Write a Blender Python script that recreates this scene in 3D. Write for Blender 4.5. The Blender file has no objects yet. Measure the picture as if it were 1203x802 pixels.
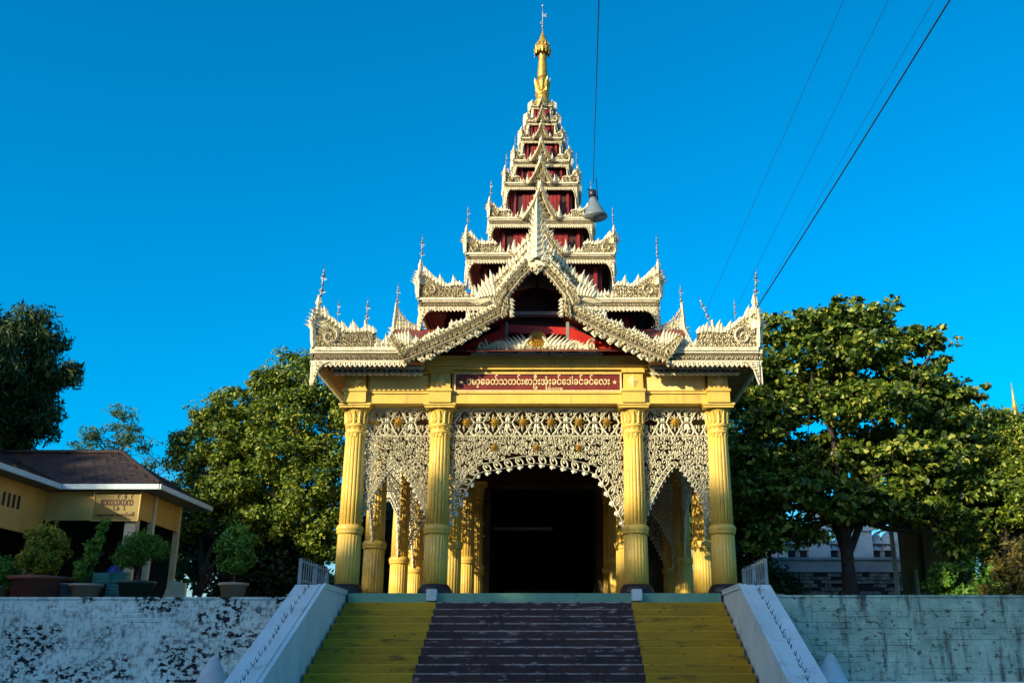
import bpy, math, random
import numpy as np
from mathutils import Matrix, Vector
R = math.radians
rnd = random.Random(7)
S = bpy.context.scene
COL = S.collection

# ------------------------------------------------------------------ camera, sky, sun, exposure
cam_d = bpy.data.cameras.new('camera'); cam = bpy.data.objects.new('camera', cam_d); COL.objects.link(cam)
cam_d.sensor_width = 36; cam_d.lens = 1176 / 1203 * 36
cam_d.shift_x = -53.5 / 1203
cam_d.clip_end = 3000
cam.location = (0.52, -22.2, -1.32)
cam.rotation_euler = (R(90 + 17.6), 0, 0)
S.camera = cam

SUN_AZ, SUN_EL = 44, 19        # degrees to the left of straight behind the viewer, degrees up
to_sun = Vector((-math.sin(R(SUN_AZ)) * math.cos(R(SUN_EL)), -math.cos(R(SUN_AZ)) * math.cos(R(SUN_EL)), math.sin(R(SUN_EL))))
W = bpy.data.worlds.new('World'); S.world = W; W.use_nodes = True
nt = W.node_tree; bg = nt.nodes['Background']
sky = nt.nodes.new('ShaderNodeTexSky'); sky.sky_type = 'NISHITA'; sky.sun_disc = False
sky.sun_elevation = R(SUN_EL); sky.sun_rotation = math.atan2(to_sun.x, to_sun.y)
sky.altitude = 0; sky.air_density = 0.85; sky.dust_density = 2.3; sky.ozone_density = 3.0
hs = nt.nodes.new('ShaderNodeHueSaturation'); hs.inputs['Saturation'].default_value = 1.65
hs.inputs['Hue'].default_value = 0.489
nt.links.new(sky.outputs[0], hs.inputs['Color']); nt.links.new(hs.outputs[0], bg.inputs[0])
bg.inputs[1].default_value = 0.15
sun_d = bpy.data.lights.new('sun', 'SUN'); sun_d.energy = 3.9; sun_d.angle = R(0.6); sun_d.color = (1.0, 0.86, 0.58)
sun = bpy.data.objects.new('sun', sun_d); COL.objects.link(sun)
sun.rotation_euler = to_sun.to_track_quat('Z', 'Y').to_euler(); sun.location = (-20, -30, 30)
S.view_settings.view_transform = 'Standard'; S.view_settings.look = 'None'
S.view_settings.gamma = 1; S.view_settings.exposure = 0.84; S.view_settings.use_curve_mapping = False
S.cycles.max_bounces = 6; S.cycles.diffuse_bounces = 3; S.cycles.use_denoising = True

# ------------------------------------------------------------------ materials
def mat(name, col, col2=None, scale=3.0, rough=0.7, stain=None, bump=0.15, bscale=25.0, metal=0.0, stretch=(1, 1, 1), spec=0.35, stain2=None):
    """Principled paint: two tones mixed by noise, optional stains (colour, threshold, softness, scale, stretch)."""
    m = bpy.data.materials.new(name); m.use_nodes = True
    n, l = m.node_tree.nodes, m.node_tree.links
    b = n['Principled BSDF']; b.inputs['Roughness'].default_value = rough; b.inputs['Metallic'].default_value = metal
    b.inputs['Specular IOR Level'].default_value = spec
    geo = n.new('ShaderNodeNewGeometry')
    def noise(sc, st=(1, 1, 1), det=6):
        mp = n.new('ShaderNodeMapping'); mp.inputs['Scale'].default_value = st
        l.new(geo.outputs['Position'], mp.inputs['Vector'])
        t = n.new('ShaderNodeTexNoise'); t.inputs['Scale'].default_value = sc; t.inputs['Detail'].default_value = det
        t.inputs['Roughness'].default_value = 0.62
        l.new(mp.outputs[0], t.inputs['Vector']); return t.outputs['Fac']
    def mix(fac, a, c):
        x = n.new('ShaderNodeMix'); x.data_type = 'RGBA'
        l.new(fac, x.inputs['Factor'])
        for k, s in ((a, 'A'), (c, 'B')):
            i = [q for q in x.inputs if q.name == s and q.type == 'RGBA'][0]
            if isinstance(k, tuple): i.default_value = (*k, 1)
            else: l.new(k, i)
        return [q for q in x.outputs if q.type == 'RGBA'][0]
    def ramp(fac, lo, hi):
        r = n.new('ShaderNodeMapRange'); r.inputs['From Min'].default_value = lo; r.inputs['From Max'].default_value = hi
        l.new(fac, r.inputs['Value']); return r.outputs[0]
    if col2 is None: col2 = tuple(c * 0.72 for c in col)
    out = mix(ramp(noise(scale, stretch), 0.35, 0.68), col, col2)
    for st in (stain, stain2):
        if st:
            sc, th, soft, ssc, sst = st[:5]; fc = ramp(noise(ssc, sst, 9), th, th + soft)
            if len(st) > 5:
                mu = n.new('ShaderNodeMath'); mu.operation = 'MULTIPLY'
                l.new(fc, mu.inputs[0]); l.new(ramp(noise(st[5], (1, 1, 1), 3), st[6], st[6] + .12), mu.inputs[1]); fc = mu.outputs[0]
            out = mix(fc, out, sc)
    l.new(out, b.inputs['Base Color'])
    if bump:
        bp = n.new('ShaderNodeBump'); bp.inputs['Strength'].default_value = bump; bp.inputs['Distance'].default_value = 0.03
        l.new(noise(bscale), bp.inputs['Height']); l.new(bp.outputs[0], b.inputs['Normal'])
    return m

def leaf_mat(name, cols, trans=0.35, rough=0.5):
    """Leaf: colour picked per leaf, some light let through."""
    m = bpy.data.materials.new(name); m.use_nodes = True
    n, l = m.node_tree.nodes, m.node_tree.links
    n.remove(n['Principled BSDF']); o = n['Material Output']
    geo = n.new('ShaderNodeNewGeometry'); cr = n.new('ShaderNodeValToRGB')
    l.new(geo.outputs['Random Per Island'], cr.inputs[0])
    e = cr.color_ramp.elements
    while len(e) < len(cols): e.new(0.5)
    for i, c in enumerate(cols): e[i].position = (i / (len(cols) - 1)) ** .8; e[i].color = (*c, 1)  # brightest and darkest tones stand in for sunlit and shaded leaves
    p = n.new('ShaderNodeBsdfPrincipled'); p.inputs['Roughness'].default_value = rough; p.inputs['Specular IOR Level'].default_value = 0.35
    t = n.new('ShaderNodeBsdfTranslucent'); mx = n.new('ShaderNodeMixShader'); mx.inputs[0].default_value = trans
    l.new(cr.outputs[0], p.inputs['Base Color']); l.new(cr.outputs[0], t.inputs['Color'])
    l.new(p.outputs[0], mx.inputs[1]); l.new(t.outputs[0], mx.inputs[2]); l.new(mx.outputs[0], o.inputs['Surface'])
    return m

M = dict(
    gold=mat('gold_paint', (0.78, 0.53, 0.10), (0.62, 0.41, 0.08), 2.2, 0.42, stain=((0.34, 0.23, 0.09), 0.56, 0.22, 2.0, (4, 4, 0.4)), stain2=((0.20, 0.15, 0.08), 0.64, 0.08, 9.0, (1.5, 1.5, 0.6)), bump=0.08),
    gold_frieze=mat('pale_gold_paint', (0.82, 0.66, 0.24), (0.74, 0.56, 0.17), 2.0, 0.5, bump=0.06),
    brass=mat('gilded_metal', (0.62, 0.40, 0.07), (0.36, 0.21, 0.04), 6.0, 0.38, metal=0.5, bump=0.2),
    cream=mat('carved_cream_paint', (0.77, 0.71, 0.51), (0.63, 0.56, 0.36), 4.0, 0.5, stain=((0.16, 0.13, 0.08), 0.56, 0.12, 13.0, (1, 1, 1)), stain2=((0.48, 0.36, 0.12), 0.62, 0.1, 6.0, (1, 1, 1)), bump=0.5, bscale=40),
    silver=mat('lattice_pale_paint', (0.80, 0.76, 0.58), (0.66, 0.62, 0.45), 5.0, 0.5, bump=0.2, bscale=40),
    carveback=mat('shaded_carving_ground', (0.17, 0.13, 0.07), (0.09, 0.07, 0.04), 5.0, 0.8),  # backing plates, coloured dark to stand in for shade in the carving's crevices
    red=mat('red_lacquer', (0.27, 0.012, 0.008), (0.14, 0.008, 0.007), 3.0, 0.5),  # darkened to carry eave shade on shutters and posts
    litred=mat('sunlit_red_lacquer', (0.50, 0.018, 0.010), (0.36, 0.014, 0.010), 3.0, 0.45),  # brighter copy of the red, painted as if sunlit under the gable
    railgrey=mat('grey_blue_railing', (0.24, 0.34, 0.37), (0.16, 0.23, 0.25), 4.0, 0.6),
    maroon=mat('dark_maroon', (0.055, 0.010, 0.009), (0.028, 0.007, 0.008), 2.0, 0.6),  # tier walls: eave shade put into the colour
    tin=mat('maroon_roofing', (0.20, 0.045, 0.025), (0.12, 0.03, 0.02), 2.5, 0.55),
    sign=mat('sign_maroon', (0.20, 0.025, 0.012), (0.12, 0.014, 0.008), 2.5, 0.4, bump=0.05),
    soffit=mat('soffit_boards', (0.30, 0.17, 0.06), (0.20, 0.10, 0.04), 3.0, 0.7),
    basestone=mat('black_column_base', (0.035, 0.025, 0.028), (0.015, 0.012, 0.014), 6.0, 0.4, stain=((0.25, 0.22, 0.22), 0.66, 0.1, 14, (1, 1, 1))),
    iron=mat('dark_iron', (0.05, 0.05, 0.06), None, 8, 0.4, metal=0.6),
    tinplate=mat('finial_silver', (0.42, 0.45, 0.48), (0.2, 0.22, 0.24), 9, 0.35, metal=0.6),
    parapet=mat('pale_blue_limewash', (0.60, 0.75, 0.76), (0.50, 0.62, 0.63), 1.2, 0.8, stain=((0.30, 0.36, 0.31), 0.58, 0.2, 2.6, (1, 1, 0.6)), stain2=((0.16, 0.18, 0.16), 0.66, 0.08, 11.0, (1, 1, 1)), bump=0.1),
    green=mat('green_edge_paint', (0.12, 0.33, 0.24), (0.18, 0.38, 0.29), 2.0, 0.7, stain=((0.08, 0.14, 0.10), 0.62, 0.1, 6.0, (1, 1, 1))),
    floor=mat('landing_tiles', (0.25, 0.20, 0.16), (0.16, 0.13, 0.11), 2.0, 0.45),
    ystep=mat('ochre_step_paint', (0.46, 0.30, 0.018), (0.32, 0.205, 0.016), 1.4, 0.75, stain=((0.085, 0.065, 0.02), 0.56, 0.14, 3.5, (0.45, 1, 2.2)), stain2=((0.05, 0.04, 0.02), 0.62, 0.06, 12.0, (0.6, 1, 1.5)), bump=0.2, stretch=(0.5, 1, 2)),
    dstep=mat('dark_worn_step', (0.062, 0.036, 0.038), (0.032, 0.020, 0.024), 2.0, 0.6, stain=((0.42, 0.38, 0.37), 0.585, 0.14, 5.5, (0.6, 1, 2.5)), bump=0.4),
    worn=mat('worn_step_edge', (0.50, 0.44, 0.42), (0.22, 0.17, 0.17), 5.0, 0.7, stain=((0.06, 0.04, 0.045), 0.50, 0.12, 4.0, (1, 1, 1))),
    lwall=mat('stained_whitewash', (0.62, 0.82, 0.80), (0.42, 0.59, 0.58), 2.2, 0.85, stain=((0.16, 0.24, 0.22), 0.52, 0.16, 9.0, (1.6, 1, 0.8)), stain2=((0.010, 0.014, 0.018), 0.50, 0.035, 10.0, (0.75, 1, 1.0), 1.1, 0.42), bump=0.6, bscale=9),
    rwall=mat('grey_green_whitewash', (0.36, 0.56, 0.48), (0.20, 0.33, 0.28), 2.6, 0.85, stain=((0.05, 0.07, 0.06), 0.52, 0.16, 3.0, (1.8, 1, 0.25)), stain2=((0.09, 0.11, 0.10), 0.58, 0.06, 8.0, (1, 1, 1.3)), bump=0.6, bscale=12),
    brickgrey=mat('weathered_brick', (0.40, 0.46, 0.45), (0.16, 0.18, 0.18), 4.0, 0.9, stain=((0.03, 0.03, 0.035), 0.55, 0.1, 3.0, (1, 1, 1))),
    mortar=mat('dark_mortar', (0.05, 0.055, 0.06), None, 6, 0.9),
    white=mat('white_plaster', (0.56, 0.70, 0.73), (0.42, 0.54, 0.57), 1.5, 0.8, stain=((0.2, 0.22, 0.22), 0.62, 0.15, 2, (1, 1, 0.5))),
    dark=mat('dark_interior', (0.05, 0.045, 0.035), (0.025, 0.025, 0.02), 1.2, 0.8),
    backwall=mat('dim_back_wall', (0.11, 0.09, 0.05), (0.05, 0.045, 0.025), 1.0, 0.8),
    asphalt=mat('concrete_ground', (0.22, 0.22, 0.20), (0.15, 0.15, 0.14), 0.8, 0.9),
    earth=mat('terrace_earth', (0.14, 0.11, 0.07), (0.08, 0.09, 0.04), 0.7, 0.95),
    yellowpanel=mat('ochre_board', (0.66, 0.44, 0.13), (0.54, 0.34, 0.09), 1.6, 0.7, stain=((0.2, 0.15, 0.06), 0.62, 0.15, 3, (1, 1, 0.4))),
    post=mat('cream_post', (0.74, 0.66, 0.46), (0.6, 0.52, 0.34), 2, 0.7),
    signboard=mat('olive_sign', (0.26, 0.20, 0.045), (0.2, 0.15, 0.03), 2, 0.5),
    redtext=mat('dark_red_letters', (0.09, 0.012, 0.01), None, 5, 0.5, bump=0),
    gilt=mat('gilt_letters', (0.85, 0.68, 0.36), (0.7, 0.52, 0.22), 5, 0.4, bump=0),
    tile=mat('dark_roof_tile', (0.040, 0.024, 0.021), (0.018, 0.012, 0.012), 5, 0.7, stain=((0.11, 0.09, 0.09), 0.60, 0.15, 9, (1, 1, 1)), bump=0.5),
    terracotta=mat('red_brown_planter', (0.26, 0.09, 0.065), (0.17, 0.06, 0.045), 2, 0.8),
    greypot=mat('grey_cement_pot', (0.40, 0.34, 0.27), (0.26, 0.21, 0.17), 3, 0.85),
    greenpot=mat('dark_green_pot', (0.02, 0.06, 0.05), (0.012, 0.04, 0.035), 3, 0.4),
    blue=mat('blue_plastic', (0.02, 0.05, 0.30), (0.015, 0.03, 0.18), 2, 0.5),
    bluegrey=mat('pale_blue_plastic', (0.12, 0.20, 0.30), None, 2, 0.5),
    teal=mat('turquoise_plastic', (0.08, 0.36, 0.34), (0.05, 0.25, 0.25), 3, 0.45),
    greyboard=mat('grey_board', (0.25, 0.27, 0.27), None, 2, 0.7),
    wood=mat('brown_boards', (0.30, 0.20, 0.07), (0.2, 0.13, 0.045), 2, 0.8, stretch=(4, 4, 0.5)),
    bark=mat('dark_bark', (0.055, 0.042, 0.032), (0.03, 0.024, 0.02), 5, 0.9, bump=0.6, bscale=14),
    horn=mat('speaker_grey', (0.20, 0.25, 0.28), (0.14, 0.18, 0.20), 3, 0.4, metal=0.2),
    wire=mat('black_wire', (0.02, 0.02, 0.025), None, 3, 0.6, bump=0),
    leafA=leaf_mat('leaf_mid_green', [(0.025, 0.055, 0.006), (0.07, 0.13, 0.011), (0.19, 0.27, 0.02), (0.42, 0.43, 0.04)], 0.28),
    leafB=leaf_mat('leaf_dark_feathery', [(0.014, 0.036, 0.009), (0.03, 0.068, 0.012), (0.08, 0.14, 0.025)], 0.25),
    leafC=leaf_mat('leaf_almond', [(0.02, 0.045, 0.008), (0.065, 0.125, 0.013), (0.18, 0.26, 0.028), (0.44, 0.44, 0.08)], 0.25, 0.4),
    leafD=leaf_mat('leaf_airy', [(0.05, 0.11, 0.05), (0.07, 0.15, 0.06), (0.10, 0.17, 0.06)], 0.4),
    leafE=leaf_mat('leaf_yellow_green', [(0.18, 0.20, 0.015), (0.28, 0.29, 0.025), (0.40, 0.36, 0.04)]),
    leafF=leaf_mat('leaf_bright_green', [(0.06, 0.16, 0.016), (0.10, 0.25, 0.025), (0.18, 0.34, 0.05)]),
    leafG=leaf_mat('leaf_dry_orange', [(0.07, 0.08, 0.015), (0.16, 0.14, 0.025), (0.30, 0.20, 0.03)]),
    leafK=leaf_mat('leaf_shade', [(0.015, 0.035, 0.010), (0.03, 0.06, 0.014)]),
)

# ------------------------------------------------------------------ mesh builder
I4 = Matrix.Identity(4)
class MB:
    def __init__(s): s.v = []; s.f = []; s.sm = []; s.mi = []; s.cur = 0
    def add(s, vs, fs, T=None, smooth=False):
        o = len(s.v)
        if T is not None: vs = [T @ Vector(p) for p in vs]
        s.v.extend([tuple(p) for p in vs]); s.f.extend([tuple(i + o for i in q) for q in fs]); s.sm.extend([smooth] * len(fs)); s.mi.extend([s.cur] * len(fs))
        return s
    def box(s, x0, x1, y0, y1, z0, z1, T=None):
        return s.add([(x0, y0, z0), (x1, y0, z0), (x1, y1, z0), (x0, y1, z0), (x0, y0, z1), (x1, y0, z1), (x1, y1, z1), (x0, y1, z1)],
                     [(0, 3, 2, 1), (4, 5, 6, 7), (0, 1, 5, 4), (1, 2, 6, 5), (2, 3, 7, 6), (3, 0, 4, 7)], T)
    def bbox(s, x0, x1, y0, y1, z0, z1, b=0.01, T=None):      # box with chamfered edges, front view rounded
        pts = [(x0 + b, z0), (x1 - b, z0), (x1, z0 + b), (x1, z1 - b), (x1 - b, z1), (x0 + b, z1), (x0, z1 - b), (x0, z0 + b)]
        return s.prism(pts, y0, y1, T)
    def prism(s, pts, y0, y1, T=None):                          # polygon in x,z pushed from y0 to y1
        n = len(pts)
        vs = [(p[0], y0, p[1]) for p in pts] + [(p[0], y1, p[1]) for p in pts]
        fs = [tuple(range(n)), tuple(range(2 * n - 1, n - 1, -1))] + [(i, i + n, (i + 1) % n + n, (i + 1) % n) for i in range(n)]
        return s.add(vs, fs, T)
    def xprism(s, pts, x0, x1, T=None):                         # polygon in y,z pushed along x
        n = len(pts)
        vs = [(x0, p[0], p[1]) for p in pts] + [(x1, p[0], p[1]) for p in pts]
        fs = [tuple(range(n)), tuple(range(2 * n - 1, n - 1, -1))] + [(i, i + n, (i + 1) % n + n, (i + 1) % n) for i in range(n)]
        return s.add(vs, fs, T)
    def lathe(s, prof, n=24, T=None, smooth=True, flute=None):
        vs = []
        for (r, z) in prof:
            for k in range(n):
                a = 2 * math.pi * k / n; q = r
                if flute: q = r * (1 + flute(a, z))
                vs.append((q * math.cos(a), q * math.sin(a), z))
        fs = [(i * n + k, i * n + (k + 1) % n, (i + 1) * n + (k + 1) % n, (i + 1) * n + k) for i in range(len(prof) - 1) for k in range(n)]
        fs += [tuple(range(n - 1, -1, -1)), tuple(range((len(prof) - 1) * n, len(prof) * n))]
        return s.add(vs, fs, T, smooth)
    def tube(s, pts, rad, n=6, T=None):
        pts = [Vector(p) for p in pts]; vs = []
        if not isinstance(rad, (list, tuple)): rad = [rad] * len(pts)
        for i, p in enumerate(pts):
            d = (pts[min(i + 1, len(pts) - 1)] - pts[max(i - 1, 0)]).normalized()
            a = d.cross(Vector((0, 0, 1)) if abs(d.z) < 0.95 else Vector((0, 1, 0))).normalized(); b = d.cross(a)
            for k in range(n):
                t = 2 * math.pi * k / n; vs.append(p + (a * math.cos(t) + b * math.sin(t)) * rad[i])
        fs = [(i * n + k, i * n + (k + 1) % n, (i + 1) * n + (k + 1) % n, (i + 1) * n + k) for i in range(len(pts) - 1) for k in range(n)]
        fs += [tuple(range(n)), tuple(range(len(pts) * n - 1, (len(pts) - 1) * n - 1, -1))]
        return s.add(vs, fs, T, True)
    def flame(s, u, v, w, h, lean=0.0, th=0.04, ang=0.0, T=None, d=0.0):     # carved flame / leaf tongue, front at -y
        lv = ((0, .34, 0), (.28, .5, .05), (.55, .36, .3), (.8, .17, .75), (1, 0.02, 1.15))
        ca, sa = math.cos(ang), math.sin(ang); vs = []
        for t, hw, ln in lv:
            for x, y in ((-hw * w, 0), (0, -th * (1 - t * .6)), (hw * w, 0)):
                X = x + lean * ln * h; Z = t * h
                vs.append((u + X * ca - Z * sa, d + y, v + X * sa + Z * ca))
        fs = []
        for i in range(4):
            a = i * 3; fs += [(a, a + 1, a + 4, a + 3), (a + 1, a + 2, a + 5, a + 4), (a + 2, a, a + 3, a + 5)]
        return s.add(vs, fs, T)
    def ribbon(s, pts, w, th, T=None, d=0.0, closed=False):      # ridged strip along 2-D points, front at -y
        n = len(pts); vs = []
        for i, (x, z) in enumerate(pts):
            if closed: a, b = pts[i - 1], pts[(i + 1) % n]
            else: a, b = pts[max(i - 1, 0)], pts[min(i + 1, n - 1)]
            dx, dz = b[0] - a[0], b[1] - a[1]; L = math.hypot(dx, dz) or 1; nx, nz = -dz / L * w / 2, dx / L * w / 2
            vs += [(x + nx, d, z + nz), (x, d - th, z), (x - nx, d, z - nz)]
        fs = []
        for i in range(n if closed else n - 1):
            a = i * 3; b = ((i + 1) % n) * 3
            fs += [(a, a + 1, b + 1, b), (a + 1, a + 2, b + 2, b + 1), (a + 2, a, b, b + 2)]
        return s.add(vs, fs, T)
    def scroll(s, u, v, r, turns=1.2, dirn=1, start=0.0, w=0.02, th=0.03, T=None, d=0.0, n=11):
        pts = []
        for i in range(n):
            t = i / (n - 1); a = start + dirn * turns * 2 * math.pi * t; q = r * (1 - .82 * t)
            pts.append((u + q * math.cos(a), v + q * math.sin(a)))
        return s.ribbon(pts, w, th, T, d)
    def mesh(s, name):
        m = bpy.data.meshes.new(name); m.from_pydata(s.v, [], s.f)
        if any(s.sm): m.polygons.foreach_set('use_smooth', s.sm)
        if any(s.mi): m.polygons.foreach_set('material_index', s.mi); m['two'] = 1
        m.update(); return m

def obj(name, data, material=None, parent=None, loc=None, rot=None, scale=None, kind=None):
    if isinstance(data, MB): data = data.mesh(name)
    if data is not None and material is not None and not data.materials: data.materials.append(M[material]); (data.materials.append(M['carveback']) if data.get('two') else None)
    o = bpy.data.objects.new(name, data); COL.objects.link(o)
    if parent is not None: o.parent = parent
    if loc: o.location = loc
    if rot: o.rotation_euler = rot
    if scale: o.scale = scale
    if kind: o['kind'] = kind
    return o
def tag(o, label, cat, group=None):
    o['label'] = label; o['category'] = cat
    if group: o['group'] = group
    return o
def thing(name, label, cat, loc=(0, 0, 0), rz=0, group=None):
    o = obj(name, None, loc=loc, rot=(0, 0, rz)); o.empty_display_size = 0.3
    return tag(o, label, cat, group)
def struct(name, data, material): return obj(name, data, material, kind='structure')
def Tr(x=0, y=0, z=0, rz=0, sx=1, sy=1, sz=1):
    return Matrix.Translation((x, y, z)) @ Matrix.Rotation(rz, 4, 'Z') @ Matrix.Diagonal((sx, sy, sz, 1))

# ------------------------------------------------------------------ setting: grounds, landing, stairs
AX = 0.05                                     # axis of the gate
g = MB().add([(-1500, -1500, -2.92), (1500, -1500, -2.92), (1500, 1500, -2.92), (-1500, 1500, -2.92)], [(0, 1, 2, 3)])
struct('ground', g, 'asphalt')
g = MB()
g.box(-80, -4.55, -1.05, 130, -2.9, -0.20); g.box(4.62, 80, -1.05, 130, -2.9, -0.18); g.box(-4.52, 4.59, -0.55, 130, -2.9, -0.05)
struct('terrace', g, 'earth')
g = MB().box(-5.2, 5.3, -0.50, 11.6, -0.045, -0.002)
struct('landing_floor', g, 'floor')
edge = struct('landing_edge', MB().bbox(-3.86, 3.94, -0.64, -0.505, -0.20, 0.0, 0.012), 'green')

RISE, TREAD, Y0, NST = 0.15, 0.335, -0.64, 19
stairs = obj('stairs', None, kind='structure', loc=(0, 0, 0))
stairs['kind'] = 'structure'
def step_mesh(x0, x1, seed):
    q = random.Random(seed); mb = MB()
    n = max(2, int((x1 - x0) / 0.35)); b = 0.014
    rows = [(-TREAD, -RISE), (-TREAD, -b), (-TREAD + b, 0), (0.02, 0), (0.02, -RISE)]
    vs = []
    for i in range(n + 1):
        x = x0 + (x1 - x0) * i / n; e = q.uniform(-.004, .004)
        for k, (y, z) in enumerate(rows): vs.append((x, y + (e if k in (1, 2) else 0), z + (e * .8 if k in (1, 2) else 0)))
    fs = [(i * 5 + k, (i + 1) * 5 + k, (i + 1) * 5 + (k + 1) % 5, i * 5 + (k + 1) % 5) for i in range(n) for k in range(5)]
    fs += [(0, 1, 2, 3, 4), tuple(range(n * 5 + 4, n * 5 - 1, -1))]
    return mb.add(vs, fs)
XL, XA, XB, XR = -3.86, -1.98, 2.04, 3.94
for k in range(1, NST):
    z = -0.05 - k * RISE; y = Y0 - (k - 1) * TREAD
    for x0, x1, m in ((XL, XA - .004, 'ystep'), (XA, XB, 'dstep'), (XB + .004, XR, 'ystep')):
        st_ = obj('step', step_mesh(x0, x1, k * 7 + int(x0)), m, stairs, (0, y, z))
        if m == 'dstep': obj('nosing', MB().box(x0 + .02, x1 - .02, -TREAD - .006, -TREAD + .05, -.018, .003), 'worn', st_)
g = MB().xprism([(-0.6, -0.25), (-0.6, -2.9), (Y0 - NST * TREAD + .1, -2.9), (Y0 - 1.2 * TREAD, -0.55)], XL + .01, XR - .01)
obj('core', g, 'dstep', stairs, (0, 0, -0.03))

# ------------------------------------------------------------------ the gate pavilion
gate = thing('gate_pavilion', 'golden columned gate pavilion with cream carved tiered roof and tall gilded spire', 'pavilion', (AX, 0, 0))
YC = 5.0
ROWS = (0.0, 3.1, 7.2, 10.4); CX = (-4.09, -2.18, 2.18, 4.09)
# columns
def flute(n, d, sharp=1.0):
    return lambda a, z: -d * (1 - abs(math.sin(a * n / 2)) ** sharp)
cm = MB().lathe([(.315, .2), (.312, .75), (.305, 1.30)], 144, flute=lambda a, z: -.05 * (abs(math.cos(a * 11)) ** 4))
cm.lathe([(.292, 1.46), (.285, 2.2), (.272, 3.0), (.258, 3.52)], 160, flute=lambda a, z: -.12 * (1 - min(1, abs(math.sin(a * 9)) * 1.5)))
shaft = cm.mesh('column'); shaft.materials.append(M['gold'])
ring = MB().lathe([(.30, 1.28), (.335, 1.29), (.345, 1.32), (.335, 1.345), (.355, 1.37), (.358, 1.42), (.335, 1.45), (.33, 1.47), (.29, 1.485)], 32).mesh('ring')
base = MB().lathe([(.44, 0), (.445, .05), (.42, .12), (.36, .19), (.33, .215), (.30, .22)], 28).mesh('base')
cp = MB().lathe([(.255, 3.50), (.285, 3.52), (.285, 3.56), (.262, 3.58), (.262, 3.66), (.29, 3.67), (.30, 3.70), (.285, 3.73), (.268, 3.75), (.275, 3.9), (.325, 4.04), (.35, 4.06), (.30, 4.07)], 28)
for k in range(14):
    T = Matrix.Rotation(2 * math.pi * k / 14, 4, 'Z') @ Matrix.Translation((0, -.272, 3.74))
    cp.flame(0, 0, .12, .28, 0, .045, 0, T @ Matrix.Rotation(R(10), 4, 'X'))
    T2 = Matrix.Rotation(2 * math.pi * k / 14, 4, 'Z') @ Matrix.Translation((0, -.262, 3.58))
    cp.scroll(0, .04, .035, 1, 1, 0, .012, .02, T2, n=7)
    cp.flame(0, .0, .09, -.11, 0, .025, 0, Matrix.Rotation(2 * math.pi * (k + .5) / 14, 4, 'Z') @ Matrix.Translation((0, -.258, 3.515)))
cp.box(-.40, .40, -.40, .40, 4.07, 4.12); cp.box(-.43, .43, -.43, .43, 4.12, 4.17)
cap = cp.mesh('capital')
for yi, y in enumerate(ROWS):
    for x in CX:
        if yi in (1, 2) and False: continue
        c = obj('column', shaft, None, gate, (x, y, 0), scale=(.84, .84, 1))
        obj('ring', ring, 'gold', c); obj('base', base, 'basestone', c); obj('capital', cap, 'gold', c)

# entablature: beams on all four sides
def beam(mb, x0, x1, yf, T=None, low=4.173, mid=4.44, top=4.86):
    mb.box(x0, x1, yf, yf + .5, low, mid - .05, T); mb.box(x0, x1, yf - .03, yf + .5, mid - .047, mid, T)
    mb.box(x0, x1, yf + .05, yf + .5, mid + .003, top, T); mb.box(x0, x1, yf - .04, yf + .5, top + .003, top + .06, T)
    return mb
for (x0, x1) in ((-3.835, -2.435), (-1.925, 1.925), (2.435, 3.835)):
    obj('beam', beam(MB(), x0, x1, -.28), 'gold', gate)
    if x0 > -1.9 and x1 < 1.9: continue
    obj('frieze_panel', MB().bbox(x0 + .05, x1 - .05, -.26, -.225, 4.475, 4.82, .02), 'gold_frieze', gate)
b = beam(MB(), -10.2, -.2, -.28, Matrix.Rotation(-math.pi / 2, 4, 'Z'))      # side beam, runs along y
sideb = b.mesh('side_beam')
for sx in (1, -1):
    obj('side_beam', sideb, 'gold', gate, (sx * 4.09, 0 if sx < 0 else 0, 0), scale=(-sx if sx < 0 else 1, 1, 1))
obj('rear_beam', beam(MB(), -4.4, 4.4, 10.2), 'maroon', gate)
obj('rear_slab', MB().box(-1.72, .3, 12.2, 12.6, 2.9, 2.97), 'greyboard', gate)  # thin grey slab that makes a pale streak in the hall
blk = MB()
blk.box(-.36, .36, -.40, .30, 4.173, 4.42); blk.box(-.39, .39, -.43, .30, 4.423, 4.48)
blk.prism([(-.33, 4.483), (.33, 4.483), (.31, 4.86), (-.31, 4.86)], -.36, .30)
blk.box(-.37, .37, -.42, .30, 4.863, 4.93)
blkm = blk.mesh('pier_block')
dia = MB()
dia.add([(-.19, 0, 0), (0, 0, -.17), (.19, 0, 0), (0, 0, .17), (0, -.05, 0)], [(0, 1, 4), (1, 2, 4), (2, 3, 4), (3, 0, 4), (3, 2, 1, 0)])
diam = dia.mesh('diamond_boss')
for x in CX:
    bl = obj('pier_block', blkm, 'gold', gate, (x, 0, 0), scale=(.70, 1, 1)); obj('diamond_boss', diam, 'gold_frieze', bl, (0, -.362, 4.67))
# centre cornice over the sign
cc = MB()
for y, z0, z1 in ((-.40, 4.935, 5.00), (-.46, 5.003, 5.06), (-.43, 5.063, 5.17), (-.50, 5.173, 5.23)): cc.box(-2.52, 2.52, y, -.1, z0, z1)
obj('cornice', cc, 'gold', gate)
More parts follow.
